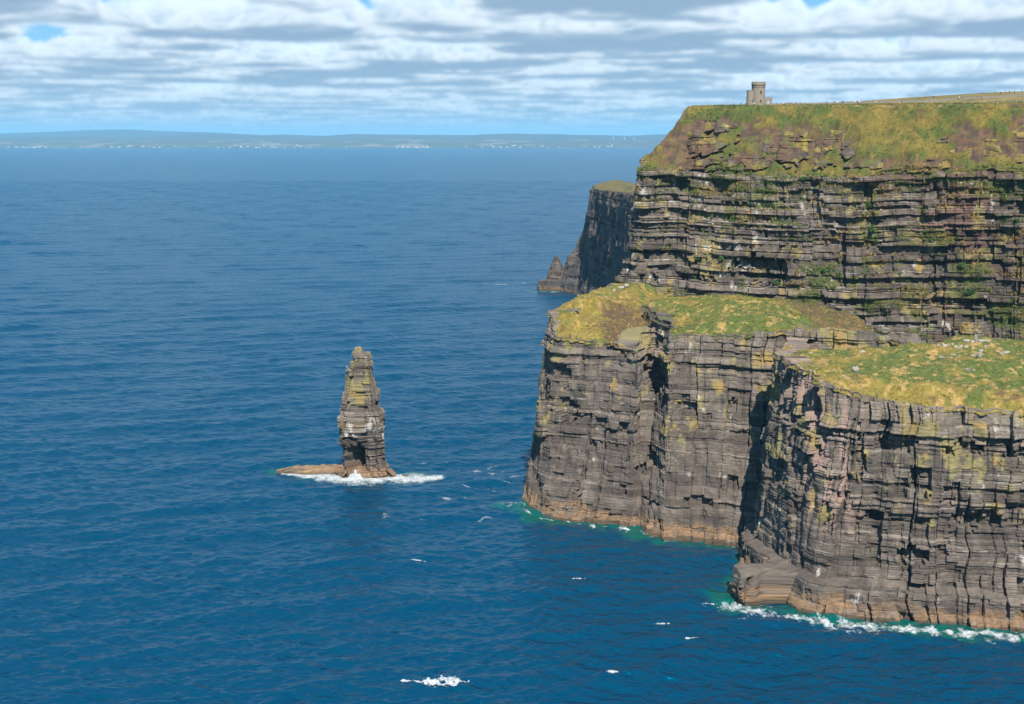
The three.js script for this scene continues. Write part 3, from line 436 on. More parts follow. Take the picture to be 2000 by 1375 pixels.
  const r = rng(75), sp = []; for (const h of hs) if (r() < 0.12 && h[3] > -0.6 && h[3] < 45 && scar(h[0], h[1], h[2]) < 0.3) sp.push([h[0], h[1], h[2], 0.6 + r() * 0.9, turfColor(h[0], h[1] * 1.3 + h[2] * 0.3, 340, 0.6, 0.25, 0.3).map((v) => v * 0.8)]);
  // grass growing on the ledges of the face
  for (let k = 0; k < wallC.length; k += 7) { const x = wallC[k], y = wallC[k + 1], v = wallC[k + 3]; if (x < 64 || x > 280 || y < 76) continue; const g = fbm(x / 6, y / 2.6, 4, 402) + (wallC[k + 4] ? 0.08 : -0.04); if (g > 0.72 - 0.32 * v && r() < 0.22) { const t = fbm(x / 13, y / 9, 3, 403); sp.push([x, y - 0.1, wallC[k + 2], 0.8 + r() * 1.4, t > 0.52 ? [0.10, 0.15, 0.025] : t > 0.42 ? [0.20, 0.17, 0.035] : [0.30, 0.20, 0.07]]); } }
  tufts(cliffC, sp, 76); console.log('tufts on high cliff', sp.length);
}
console.log('high cliff');
// ------------------------------------------------------------------ the sea
const WAVES = []; { const r = rng(901); for (let k = 0; k < 64; k++) { const l = 2.1 * Math.pow(22, Math.pow(k / 63, 1.5)), a = -1.34 + (r() + r() - 1) * 1.0, q = 6.28318 / l; WAVES.push([Math.cos(a) * q, Math.sin(a) * q, 0.0074 * (l < 9 ? l : 9 * Math.pow(l / 9, 0.25)) * (0.7 + 0.6 * r()), r() * 6.283, l]); } for (let k = 0; k < 8; k++) { const l = 20 + 5.5 * k, a = -1.30 + (r() + r() - 1) * 0.55, q = 6.28318 / l; WAVES.push([Math.cos(a) * q, Math.sin(a) * q, 0.0052 * l, r() * 6.283, l]); } }
function seaHeight(x, d, cut) {
  let h = 0; const gust = 0.72 + 0.56 * fbm(x / 130 + 9, d / 210, 3, 905);
  for (const w of WAVES) { const f = smooth(cut * 1.7, cut * 3.4, w[4]); if (f <= 0) continue; const s = Math.sin(w[0] * x + w[1] * d + w[3]); h += w[2] * f * (s + 0.34 * s * s - 0.17); }
  return h * gust;
}
const SHORES = [[[5.5, 589], [12, 579], [28, 569], [38, 562], [59, 555], [67, 543], [82, 540], [89, 536], [104, 532], [104, 500], [92, 474]], [[84, 467], [97, 456], [113, 449], [130, 445], [148, 441], [166, 438], [183, 435], [235, 420]], [[-124, 659], [-105, 652], [-86, 648], [-76, 643], [-65, 645], [-56, 646]], [[29, 1462], [44, 1457], [68, 1480], [95, 1440]]];
function shoreDistance(x, d) { let b = 1e9; for (const l of SHORES) for (let k = 1; k < l.length; k++) { const ax = l[k - 1][0], ad = l[k - 1][1], ex = l[k][0] - ax, ed = l[k][1] - ad, t = clamp(((x - ax) * ex + (d - ad) * ed) / (ex * ex + ed * ed)); b = Math.min(b, Math.hypot(ax + ex * t - x, ad + ed * t - d)); } return b; }
const DEEP = [0.0001, 0.0285, 0.063], TEAL = [0.001, 0.062, 0.050];
{
  const rows = []; let d = 320; while (d < 1450) { rows.push(d); d += Math.max(0.42, d * d / 215000); } while (d < 5200) { rows.push(d); d += 12; } while (d < 26000) { rows.push(d); d *= 1.03; } rows.push(26000);
  const half = 0.56, nc = 580, P = new Float32Array(rows.length * (nc + 1) * 3), C = new Float32Array(P.length), U = new Float32Array(rows.length * (nc + 1) * 2), idx = new Uint32Array((rows.length - 1) * nc * 6);
  let o = 0, q = 0;
  rows.forEach((dd, j) => {
    const cut = Math.max(0.5, Math.max(dd * 2 * half / nc, j + 1 < rows.length ? (rows[j + 1] - dd) : 600) * 0.72);
    for (let i = 0; i <= nc; i++) {
      const x = dd * Math.tan((i / nc * 2 - 1) * half), k = (j * (nc + 1) + i);
      P[k * 3] = x; const rim = Math.max(smooth(0.93, 1, Math.abs(i / nc * 2 - 1)), smooth(335, 320, dd)); P[k * 3 + 1] = lerp(cut < 25 ? seaHeight(x, dd, cut) : 0, -0.5, rim); P[k * 3 + 2] = -dd; U[k * 2] = x / 88; U[k * 2 + 1] = dd / 88;
      let c = DEEP; if (dd < 1600 && x > -170 && x < 260) { const sd = shoreDistance(x, dd), n = fbm(x / 9, dd / 16, 4, 931); if (sd < 26) c = mixc(DEEP, TEAL, smooth(0.36, 0.64, n + 0.34 - sd / 26) * 0.9); }
      C[k * 3] = c[0]; C[k * 3 + 1] = c[1]; C[k * 3 + 2] = c[2];
      if (j && i) { const a = k - nc - 2, b = a + 1, e = k - 1; idx[q++] = a; idx[q++] = b; idx[q++] = k; idx[q++] = a; idx[q++] = k; idx[q++] = e; }
    }
  });
  const m = new THREE.Mesh(geo(P, idx, { color: C, uv: U, normals: true }), M.sea); m.name = 'sea'; m.receiveShadow = true; structure(m); tag(m, 'deep blue choppy open sea'); scene.add(m);
  const w = 320 * Math.tan(half), ring = new THREE.RingGeometry(1, 46000, 96, 24, Math.PI / 2 + half, 2 * Math.PI - 2 * half); ring.rotateX(-Math.PI / 2);
  const tri = new THREE.BufferGeometry(); tri.setAttribute('position', new THREE.Float32BufferAttribute([0, 0, 0, w, 0, -320, -w, 0, -320], 3)); tri.setAttribute('normal', new THREE.Float32BufferAttribute([0, 1, 0, 0, 1, 0, 0, 1, 0], 3)); tri.setAttribute('uv', new THREE.Float32BufferAttribute([0, 0, 0, 0, 0, 0], 2)); tri.setIndex([0, 1, 2]);
  const g = mergeGeometries([ring, tri]); g.translate(0, -0.5, 0);
  const n = g.attributes.position.count, cc = new Float32Array(n * 3), uu = g.attributes.uv; for (let k = 0; k < n; k++) { cc.set(DEEP, k * 3); uu.setXY(k, g.attributes.position.getX(k) / 88, -g.attributes.position.getZ(k) / 88); } g.setAttribute('color', new THREE.BufferAttribute(cc, 3));
  const far = new THREE.Mesh(g, M.sea); far.name = 'sea_beyond'; far.receiveShadow = true; structure(far); tag(far, 'open sea reaching to the horizon'); scene.add(far);
}
console.log('sea');

// foam: broken sheets of froth riding just above the water
function foam(label, x0, x1, d0, d1, step, mask, lift = () => 0, thick = 1) {
  const nx = Math.ceil((x1 - x0) / step), nd = Math.ceil((d1 - d0) / step), id = new Int32Array((nx + 1) * (nd + 1)).fill(-1), P = [], C = [], idx = [], ox = (x0 + x1) / 2, od = (d0 + d1) / 2;
  for (let b = 0; b <= nd; b++) for (let a = 0; a <= nx; a++) { const x = x0 + (a + (hash(a, b, 13) - 0.5) * 0.8) * step, d = d0 + (b + (hash(a, b, 14) - 0.5) * 0.8) * step, m = mask(x, d); if (m <= -0.12) continue; id[b * (nx + 1) + a] = P.length / 3; P.push(x - ox, seaHeight(x, d, Math.max(0.5, d * d / 215000 * 0.72)) + 0.10 + 0.22 * Math.max(m, 0) * vn(x / 0.8, d / 0.8, 15) + lift(x, d), od - d); const t = smooth(-0.12, 0.5, m) * (0.45 + 0.55 * vn(x / 0.5, d / 0.7, 19)); C.push(0.40, 0.43, 0.445, t * thick); }
  for (let b = 0; b < nd; b++) for (let a = 0; a < nx; a++) { const p = id[b * (nx + 1) + a], q = id[b * (nx + 1) + a + 1], r = id[(b + 1) * (nx + 1) + a], t = id[(b + 1) * (nx + 1) + a + 1]; if (p >= 0 && q >= 0 && t >= 0) idx.push(p, q, t); if (p >= 0 && t >= 0 && r >= 0) idx.push(p, t, r); }
  if (!idx.length) { console.log('no foam: ' + label); return; }
  const m = new THREE.Mesh(geo(P, idx, { color: C, colorSize: 4, normals: true }), M.foam); m.name = numbered('foam'); m.position.set(ox, 0, -od); m.castShadow = m.receiveShadow = true; stuff(m); tag(m, label); scene.add(m);
}
const lineDist = (l) => (x, d) => { let b = 1e9; for (let k = 1; k < l.length; k++) { const ax = l[k - 1][0], ad = l[k - 1][1], ex = l[k][0] - ax, ed = l[k][1] - ad, t = clamp(((x - ax) * ex + (d - ad) * ed) / (ex * ex + ed * ed)); b = Math.min(b, Math.hypot(ax + ex * t - x, ad + ed * t - d)); } return b; };
{
  const fA = lineDist(SHORES[1].map(([x, d]) => [x, d - 7])), fB = lineDist(SHORES[0].slice(0, 9).map(([x, d]) => [x - 1, d - 3.5])), lace = (x, d, s, k = 1) => fbm(x / (2.6 * k), d / (4.2 * k), 5, s) + (vn(x / 0.55, d / 0.8, s + 40) - 0.5) * 0.42;
  foam('white surf breaking along the foot of the front right cliff', 74, 232, 405, 474, 0.42, (x, d) => { const q = fA(x, d), w = 2.6 + 4 * fbm(x / 13, 3, 3, 951) + 4.5 * smooth(8, 0, Math.hypot(x - 84, d - 458)); return lace(x, d, 950) * 1.25 - 0.32 - q / w * 0.42; });
  foam('thin lace of drifting foam off the front right cliff', 68, 200, 392, 470, 0.45, (x, d) => { const q = fA(x, d); return q < 3 || q > 26 ? -1 : (1 - Math.abs(fbm(x / 9, d / 6, 4, 953) - 0.5) * 26) * 0.7 - (0.16 + q / 30) - (fbm(x / 14, d / 14, 3, 954) < 0.55 ? 1 : 0); });
  foam('scattered white wash along the foot of the middle cliff', 0, 108, 524, 592, 0.45, (x, d) => { const q = fB(x, d), w = 0.8 + 3.4 * smooth(0.5, 0.72, fbm(x / 6, 3, 3, 956)); return lace(x, d, 955) * 1.2 - 0.42 - q / w * 0.5; });
  foam('white wave breaking on the left corner of the middle cliff', -10, 8, 586, 600, 0.4, (x, d) => 0.62 - Math.hypot((x + 0.5) / 8, (d - 592.5) / 4.2) - (lace(x, d, 957) - 0.5) * 1.5, (x, d) => 0.9 * smooth(6, 0, Math.hypot(x - 3.4, d - 592)));
  const fS = lineDist([[-120, 652], [-104, 647.5], [-88, 643], [-78, 639], [-66, 640.5], [-55, 641.5], [-38, 642.5]]);
  foam('broad white surf round the foot of the sea stack', -128, -26, 626, 662, 0.4, (x, d) => { const q = fS(x, d), w = 5 * smooth(-128, -96, x) * smooth(-26, -50, x) + 3.6 * smooth(14, 3, Math.abs(x + 77)) + 0.8; return lace(x, d, 960) * 0.7 + 0.26 - q / w * 0.42; }, (x, d) => 4.6 * smooth(5.2, 0.5, Math.hypot((x + 81) / 1.0, (d - 643.5) / 0.8)) * (0.6 + 0.6 * vn(x / 0.9, d / 0.9, 961)));
  foam('faint foam streaks trailing between the sea stack and the middle cliff', -60, 8, 560, 690, 0.55, (x, d) => (1 - Math.abs(fbm(x / 26 + 3, d / 13 + x / 40, 4, 963) - 0.5) * 34) * 0.8 - 0.2 - (fbm(x / 12, d / 20, 3, 964) < 0.53 ? 1 : 0) - smooth(45, 75, Math.abs(d - 625)), () => 0, 0.45);
  foam('white crest of a breaking wave in the foreground water', -42, -14, 382, 398, 0.22, (x, d) => 0.92 - Math.abs(d - (390.2 + (x + 26) * 0.06 + 1.0 * Math.sin(x * 0.5))) / (0.5 + 2.6 * smooth(-36, -21, x) * smooth(-16.5, -19, x)) - (lace(x, d, 966, 0.45) - 0.5) * 3.2 - smooth(-36, -41, x), (x, d) => 0.25);
  foam('small whitecap in the dark water below the cliffs', 29, 37, 394, 400, 0.2, (x, d) => 0.75 - Math.hypot((x - 33) / 3.2, (d - 397) / 1.2) - (lace(x, d, 967, 0.4) - 0.5) * 2);
  for (const [i, [x, d, w, l]] of [[26.6, 490, 3, 'tiny fleck of foam left of the dark cliff reflection'], [55, 443, 3.4, 'tiny fleck of foam in the middle of the dark water'], [74, 462, 4, 'short foam fleck left of the front cliff foot'], [-39, 510, 4, 'tiny whitecap in the blue water left of the dark reflection'], [64, 428, 3, 'tiny foam fleck near the lower edge of the dark water']].entries()) foam(l, x - w, x + w, d - 2, d + 2, 0.22, (p, q) => 0.7 - Math.hypot((p - x) / w, (q - d) / 0.8) - (lace(p, q, 968 + i, 0.4) - 0.5) * 2.2);
  foam('white surf at the foot of the far dark headland', 14, 100, 1430, 1482, 0.9, (x, d) => lace(x, d, 975, 2) * 1.1 - 0.4 - lineDist([[24, 1456], [42, 1451], [56, 1455]])(x, d) / 9);
  foam('thin white line of breakers out from the far headland', -62, 24, 1470, 1560, 1.0, (x, d) => (1 - Math.abs(d - (1525 + Math.sin(x / 11) * 5 - x * 0.3)) / 5) * 0.6 - (fbm(x / 9, d / 9, 3, 976) < 0.52 ? 1 : 0));
}
console.log('foam');
// ------------------------------------------------------------------ the sea stack
const stack = thing('sea_stack', 'lone tall rock stack with yellow lichen top and dark cave in open sea', 'sea stack', -76, 0, 648);
{
  const col = (sd) => (c) => rockColor(c, { seed: sd, dark: 0.6 - 0.55 * smooth(20, 36, c.y), lichen: 0.65 * smooth(26, 46, c.y + (c.k2 - 0.5) * 14), guano: 0.15 + 0.75 * smooth(17, 25, c.y) * smooth(38, 29, c.y), tide: 5 });
  column(stack, { n: 236, ds: 0.29, dy: 0.29, d: 651, thick: 0.72, seed: 51, amp: [1.5, 1.3, 0.45], rug: 1.2, square: 0.5, bedAmp: (y) => 0.7, beds: makeBeds(-1.5, 62.5, 51, [{ y: 24, th: 2.2, out: 0.8, tone: 1.3 }, { y: 30, th: 2, out: 0.7, tone: 1.3 }, { y: 52, th: 0.8, out: -0.8, tone: 0.8 }], 0.8),
    table: [[-2, -88, -63.6], [2, -88.4, -64.4], [5, -88, -65.6], [10, -88, -66.6], [16.5, -88, -67], [22, -88.6, -66.8], [28, -88.6, -66.6], [32, -88, -67.4], [35, -87.4, -68.6], [40, -86.4, -69.4], [45, -85.4, -69.8], [50, -84.4, -70.8], [54, -82.8, -71.4], [58, -82, -71.8], [63, -81.6, -72.6]],
    cavities: [[-81.2, 9.6, 5.2, 7.6, 13.5], [-76, 36.5, 3, 0.8, 1.6], [-84, 20.5, 4, 1.3, 2]], front: (q) => q.nd < -0.75, extra: (s, y, q) => (q.nd < -0.6 && q.x < -75 ? 1.7 * smooth(15.6, 17.4, y) * smooth(27, 20, y) * smooth(-75, -77.5, q.x) : 0), color: col(51) });
  const sub = (name, o) => { const h = new THREE.Group(); h.position.copy(stack.position); column(h, o); part(stack, name, mergeGeometries(h.children.map((m) => m.geometry)), M.rock); };
  sub('spire', { n: 48, ds: 0.3, dy: 0.3, d: 650.5, thick: 0.9, seed: 53, amp: [0.4, 0.4, 0.2], beds: makeBeds(60.5, 67.2, 53, [], 0.7), table: [[60, -81.6, -76.6], [63, -81.6, -76.8], [65, -81.2, -77.2], [67.4, -80.4, -78.2]], color: col(53) });
  sub('spire', { n: 36, ds: 0.3, dy: 0.3, d: 650.8, thick: 0.9, seed: 55, amp: [0.3, 0.35, 0.2], beds: makeBeds(60.5, 65.2, 55, [], 0.7), table: [[60, -76.6, -72], [62.5, -76, -72.4], [65.4, -75.6, -73.2]], color: col(55) });
  sub('needle', { n: 30, ds: 0.3, dy: 0.3, d: 649, thick: 1, seed: 57, amp: [0.2, 0.3, 0.18], beds: makeBeds(38, 57.4, 57, [], 0.7), table: [[38, -88, -84], [44, -86.6, -83.6], [48, -85.8, -83.8], [53, -85.6, -84], [57.5, -85.2, -84.3]], color: col(57) });
}
function reef(name, label, pts, peak, seed, step = 0.4) {           // a low wave-washed rock
  const cx = pts.reduce((a, p) => a + p[0], 0) / pts.length, cd = pts.reduce((a, p) => a + p[1], 0) / pts.length, g = thing(name, label, 'rock', cx, 0, cd), dist = edgeDistance(pts.map((p) => [p[0], p[1], 0]));
  const xs = pts.map((p) => p[0]), ds = pts.map((p) => p[1]);
  turfSheet(g, 'rock_surface', { x0: Math.min(...xs) - 2, x1: Math.max(...xs) + 2, d0: Math.min(...ds) - 2, d1: Math.max(...ds) + 2, step, dist, lip: 1.6, material: M.rock,
    height: (x, d, sd) => { const h = -0.8 + (peak + 0.8) * smooth(-0.6, 2.6, sd + (fbm(x / 3, d / 3, 3, seed) - 0.5) * 2) * (0.35 + 1.1 * fbm(x / 5, d / 3.4, 4, seed + 1)), st = 0.8, q = h / st, f = q - Math.floor(q); return h + (smooth(0.3, 0.7, f) - f) * st * 0.8 + (vn(x, d, seed + 2) - 0.5) * 0.8; },
    color: (x, h, d) => { const f = vn(x / 0.8, d / 0.8, seed + 4), k = mixc([0.33, 0.22, 0.125], [0.22, 0.165, 0.12], fbm(x / 4, d / 4, 3, seed + 3)); return k.map((v) => v * (0.45 + 0.9 * f) * (h < 0.7 + f * 0.8 ? 0.4 : 1)); } });
}
{
  const t = thing('rock_shelf', 'long low tan rock shelf reaching left from the foot of the sea stack', 'rock', -95, 0, 652), col = (c) => mixc(rockColor(c, { seed: 511, dark: 0.35, tide: 6 }), [0.30, 0.20, 0.115], 0.45 * smooth(0.35, 0.6, fbm(c.s / 4, c.y, 3, 513)));
  column(t, { n: 330, ds: 0.3, dy: 0.3, d: 654.5, thick: 0.17, square: 0.6, seed: 511, amp: [1.6, 1.3, 0.4], bedAmp: () => 1.3, capLift: 1.5, beds: makeBeds(-1, 2.9, 511, [], 0.6), table: [[-2, -125.5, -82], [1, -124, -83], [2, -120, -84], [3, -116, -86]], color: col });
  column(t, { n: 300, ds: 0.3, dy: 0.3, d: 648, thick: 0.42, square: 0.6, seed: 517, amp: [1.8, 1.3, 0.4], bedAmp: () => 1.3, capLift: 1.2, beds: makeBeds(-1, 3.6, 517, [], 0.6), table: [[-2, -93, -61], [1, -92, -62], [2.4, -90, -63.5], [4, -89, -65]], color: col });
}
reef('wave_washed_rock', 'small low rock in the surf just right of the sea stack', [[-61.5, 646.5], [-58, 644.8], [-54, 645], [-53.5, 647.5], [-58, 648.5]], 1.8, 521);
console.log('stack');
// ------------------------------------------------------------------ the dark headland beyond
const headland = thing('headland', 'dark shaded headland of sheer rock beyond the high cliff', 'headland', 110, 0, 1440);
{
  const cols = [[120, 1640, 128, 1640, 121], [84, 1530, 97, 1540, 119], [67, 1490, 95, 1482, 118], [78, 1392, 86, 1390, 119], [88, 1292, 94, 1290, 121], [98, 1192, 103, 1190, 123], [110, 1080, 114, 1078, 124], [120, 960, 124, 958, 126], [132, 860, 136, 858, 130], [150, 790, 154, 788, 134]];
  const ds = 1.5, L = planLine(cols, 0, 120, ds);
  const beds = makeBeds(-2, 124, 61, [], 1.9);
  const line = rockFace(headland, { n: L.n, ds, dy: 1.5, beds, seed: 61, yTop: (i) => L.cols[i][4] + (fbm(i / 30, 1, 3, 62) - 0.5) * 2, amp: [2.4, 1.3, 0.5], bedAmp: () => 0.7, point: L.point,
    extra: (s, y, q) => { const f = smooth(60, 20, Math.abs(q.d - 1478)); return f * (9 * smooth(48, 30, y + (vn(s / 8, 1, 63) - 0.5) * 10) + 3 * smooth(75, 50, y)) + 3 * smooth(30, 4, y); },
    color: (c) => rockColor(c, { seed: 61, dark: 0.75, tide: 5 }) });
  const dist = edgeDistance([...line.map((p) => [p[0], p[1], p[2]]), [400, 800, 120, 1], [420, 1900, 120, 1]].filter((p, i) => i % 3 === 0 || p[3]));
  turfSheet(headland, 'grass_top', { x0: 80, x1: 220, d0: 800, d1: 1620, step: 3, dist, height: (x, d, sd, yt) => yt - Math.max(0, sd - 8) * 0.2, color: (x, h, d) => turfColor(x / 3, d / 3, 360, 0.4, 0.1, 0.6).map((v) => v * 0.6) });
}
const islet = thing('sea_stack', 'small dark pointed stack on a rock ledge off the far headland', 'sea stack', 50, 0, 1480);
column(islet, { n: 90, ds: 0.8, dy: 0.8, d: 1488, thick: 0.9, seed: 65, amp: [1.2, 0.9, 0.4], beds: makeBeds(-2, 37.5, 65, [], 1.5), table: [[-2, 39, 68], [12, 40.5, 65], [20, 42.5, 62], [28, 46, 58.5], [34, 48.5, 55], [38, 50.5, 53]], color: (c) => rockColor(c, { seed: 65, dark: 0.75, tide: 4 }) });
const ledge = thing('rock_ledge', 'flat dark rock ledge at the foot of the small pointed stack', 'rock', 48, 0, 1472);
column(ledge, { n: 120, ds: 0.8, dy: 0.8, d: 1474, thick: 0.45, seed: 67, amp: [1.4, 0.8, 0.4], beds: makeBeds(-2, 11, 67, [], 1.4), table: [[-2, 28, 76], [4, 29.5, 75], [12, 31, 74]], color: (c) => rockColor(c, { seed: 67, dark: 0.75, tide: 4 }) });

// ------------------------------------------------------------------ the far shore across the bay
const skyline = lut([[-1200, 265, 262, 250], [-700, 265, 262, 252], [0, 276, 268, 262], [60, 276, 267, 259], [130, 275, 267, 257], [200, 274, 266, 253.5], [270, 274, 268, 252], [330, 273, 266, 255], [400, 273, 259.5, 257.5], [470, 273, 261, 260], [530, 273, 264, 264], [570, 273, 262.5, 266], [640, 272, 265.5, 266], [700, 272, 261, 267], [760, 272, 262, 264], [830, 272, 262.5, 264], [920, 272, 263, 265], [1000, 272, 260, 266], [1080, 272, 261.5, 264], [1160, 272, 264, 263], [1230, 272, 264, 265], [1290, 272, 261.5, 266], [1500, 272, 262, 266], [2100, 272, 261, 264], [3200, 272, 262, 262]]);
const hillY = (v, d) => 174 + (268 - v) / 2500 * d;
const shoreAt = (x) => 21400 + 500 * Math.sin(x / 2600) + 900 * (fbm(x / 1500, 7, 4, 71) - 0.5) + (x > 600 ? -300 : 0);
function ridge(name, label, dBack, col, front) {                     // one belt of land: shore or hill foot, crest, far side
  const n = 420, rows = 16, P = [], C = [], idx = [];
  for (let j = 0; j <= rows; j++) for (let i = 0; i <= n; i++) {
    const ang = (i / n * 2 - 1) * 0.72, f = j / rows, d0 = front(dBack * Math.tan(ang)), d = f < 0.8 ? lerp(d0, dBack, f / 0.8) : lerp(dBack, dBack * 1.06, (f - 0.8) / 0.2), x = d * Math.tan(ang), u = 1000 + Math.tan(ang) * 2500 * 0.987, top = hillY(skyline(u)[col], dBack), e = f < 0.8 ? Math.pow(f / 0.8, col === 0 ? 0.8 : 1.25) : 1 - (f - 0.8) * 2.2;
    P.push(x, Math.max(top, 40) * e + (fbm(x / 900, d / 700, 4, 73 + col) - 0.5) * (col === 0 ? 22 : 60) * Math.sin(Math.min(1, f) * 3.14159) - (j === 0 ? 8 : 0), -d);
    const fl = vn(x / 420, d / 900, 75), t = fbm(x / 1600, d / 1100, 4, 76); let c = mixc([0.035, 0.045, 0.03], [0.07, 0.06, 0.04], t); if (col === 0) c = mixc(c, fl > 0.6 ? [0.17, 0.15, 0.11] : [0.06, 0.08, 0.035], smooth(0.4, 0.7, vn(x / 260, d / 420, 77)) * 0.8); C.push(...c);
  }
  for (let j = 0; j < rows; j++) for (let i = 0; i < n; i++) { const a = j * (n + 1) + i, b = a + 1, c = a + n + 1, e = c + 1; idx.push(a, b, e, a, e, c); }
  const m = new THREE.Mesh(geo(P, idx, { color: C, normals: true }), M.land); m.name = name; m.receiveShadow = true; structure(m); tag(m, label); scene.add(m);
}
ridge('far_shore', 'low farmed shore with white houses across the bay', 24600, 0, shoreAt);
ridge('far_hills', 'hazy blue hills behind the far shore', 29500, 1, () => 24700);
ridge('far_mountains', 'pale blue mountains on the horizon', 38000, 2, () => 31000);
{ // white houses strung along the far shore
  const wall = new THREE.MeshStandardMaterial({ name: 'whitewash', color: new THREE.Color(0.62, 0.61, 0.59), roughness: 0.9 }), slate = new THREE.MeshStandardMaterial({ name: 'slate', color: new THREE.Color(0.09, 0.095, 0.10), roughness: 0.8 });
  const sh = new THREE.Shape([new THREE.Vector2(-5, 0), new THREE.Vector2(5, 0), new THREE.Vector2(5, 5.5), new THREE.Vector2(0, 9), new THREE.Vector2(-5, 5.5)]), gw = new THREE.ExtrudeGeometry(sh, { depth: 18, bevelEnabled: false }); gw.translate(0, 0, -9); gw.rotateY(Math.PI / 2);
  const sr = new THREE.Shape([new THREE.Vector2(-5.6, 5.2), new THREE.Vector2(0, 9.1), new THREE.Vector2(5.6, 5.2), new THREE.Vector2(5.6, 5.7), new THREE.Vector2(0, 9.7), new THREE.Vector2(-5.6, 5.7)]), gr = new THREE.ExtrudeGeometry(sr, { depth: 18.8, bevelEnabled: false }); gr.translate(0, 0, -9.4); gr.rotateY(Math.PI / 2);
  const r = rng(555), at = []; for (let k = 0; k < 230; k++) { const u = r() * 1330 - 20, w = fbm(u / 90, 2, 3, 556); if (r() > smooth(0.38, 0.62, w) + (u > 180 && u < 460 ? 0.35 : 0.06)) continue; at.push([u, 0.03 + 0.25 * r() * r(), 0.9 + 1.1 * r(), r() * 0.8 - 0.4]); }
  const proto = new THREE.Group(); part(proto, 'wall', gw, wall); part(proto, 'roof', gr, slate);
  at.forEach(([u, f, s, turn]) => { const x0 = (u - 1000) / 2500 * 22500 / 0.987, d = lerp(shoreAt(x0), 24600, f), x = (u - 1000) / 2500 * d / 0.987, top = hillY(skyline(u)[0], 24600), y = Math.max(top, 40) * Math.pow(f, 0.8) + (fbm(x / 900, d / 700, 4, 73) - 0.5) * 22 * Math.sin(Math.min(1, f * 0.8) * 3.14159); const h = proto.clone(); h.name = numbered('white_house'); h.position.set(x, y - 1.5, -d); h.rotation.y = turn; h.scale.setScalar(s); tag(h, 'tiny white gabled house on the hazy far shore across the bay', 'house', 'houses on the far shore'); scene.add(h); });
  console.log('houses', at.length);
  const white = new THREE.MeshStandardMaterial({ name: 'white_paint', color: new THREE.Color(0.85, 0.86, 0.88), roughness: 0.6 });
  for (const [u, h, lab] of [[1193, 78, 'leftmost of three white wind turbines on the far shore'], [1214, 74, 'middle one of three white wind turbines on the far shore'], [1232, 66, 'rightmost of three white wind turbines on the far shore']]) {
    const d = 24300, t = thing('wind_turbine', lab, 'wind turbine', (u - 1000) / 2500 * d / 0.987, hillY(275, d), d, 'wind turbines on the far shore');
    part(t, 'mast', new THREE.CylinderGeometry(2.4, 4.4, h, 12).translate(0, h / 2 - 12, 0), white); part(t, 'nacelle', new THREE.BoxGeometry(6, 6, 14).translate(0, h - 10, 0), white); part(t, 'hub', new THREE.SphereGeometry(3.4, 10, 8).translate(0, h - 10, 9), white);
    for (let k = 0; k < 3; k++) { const b = new THREE.ConeGeometry(1.8, 30, 6); b.scale(1, 1, 0.3); b.translate(0, 16, 0); b.rotateZ(u + k * 2.0944); b.translate(0, h - 10, 9.5); part(t, 'blade', b, white); }
  }
}
console.log('far');
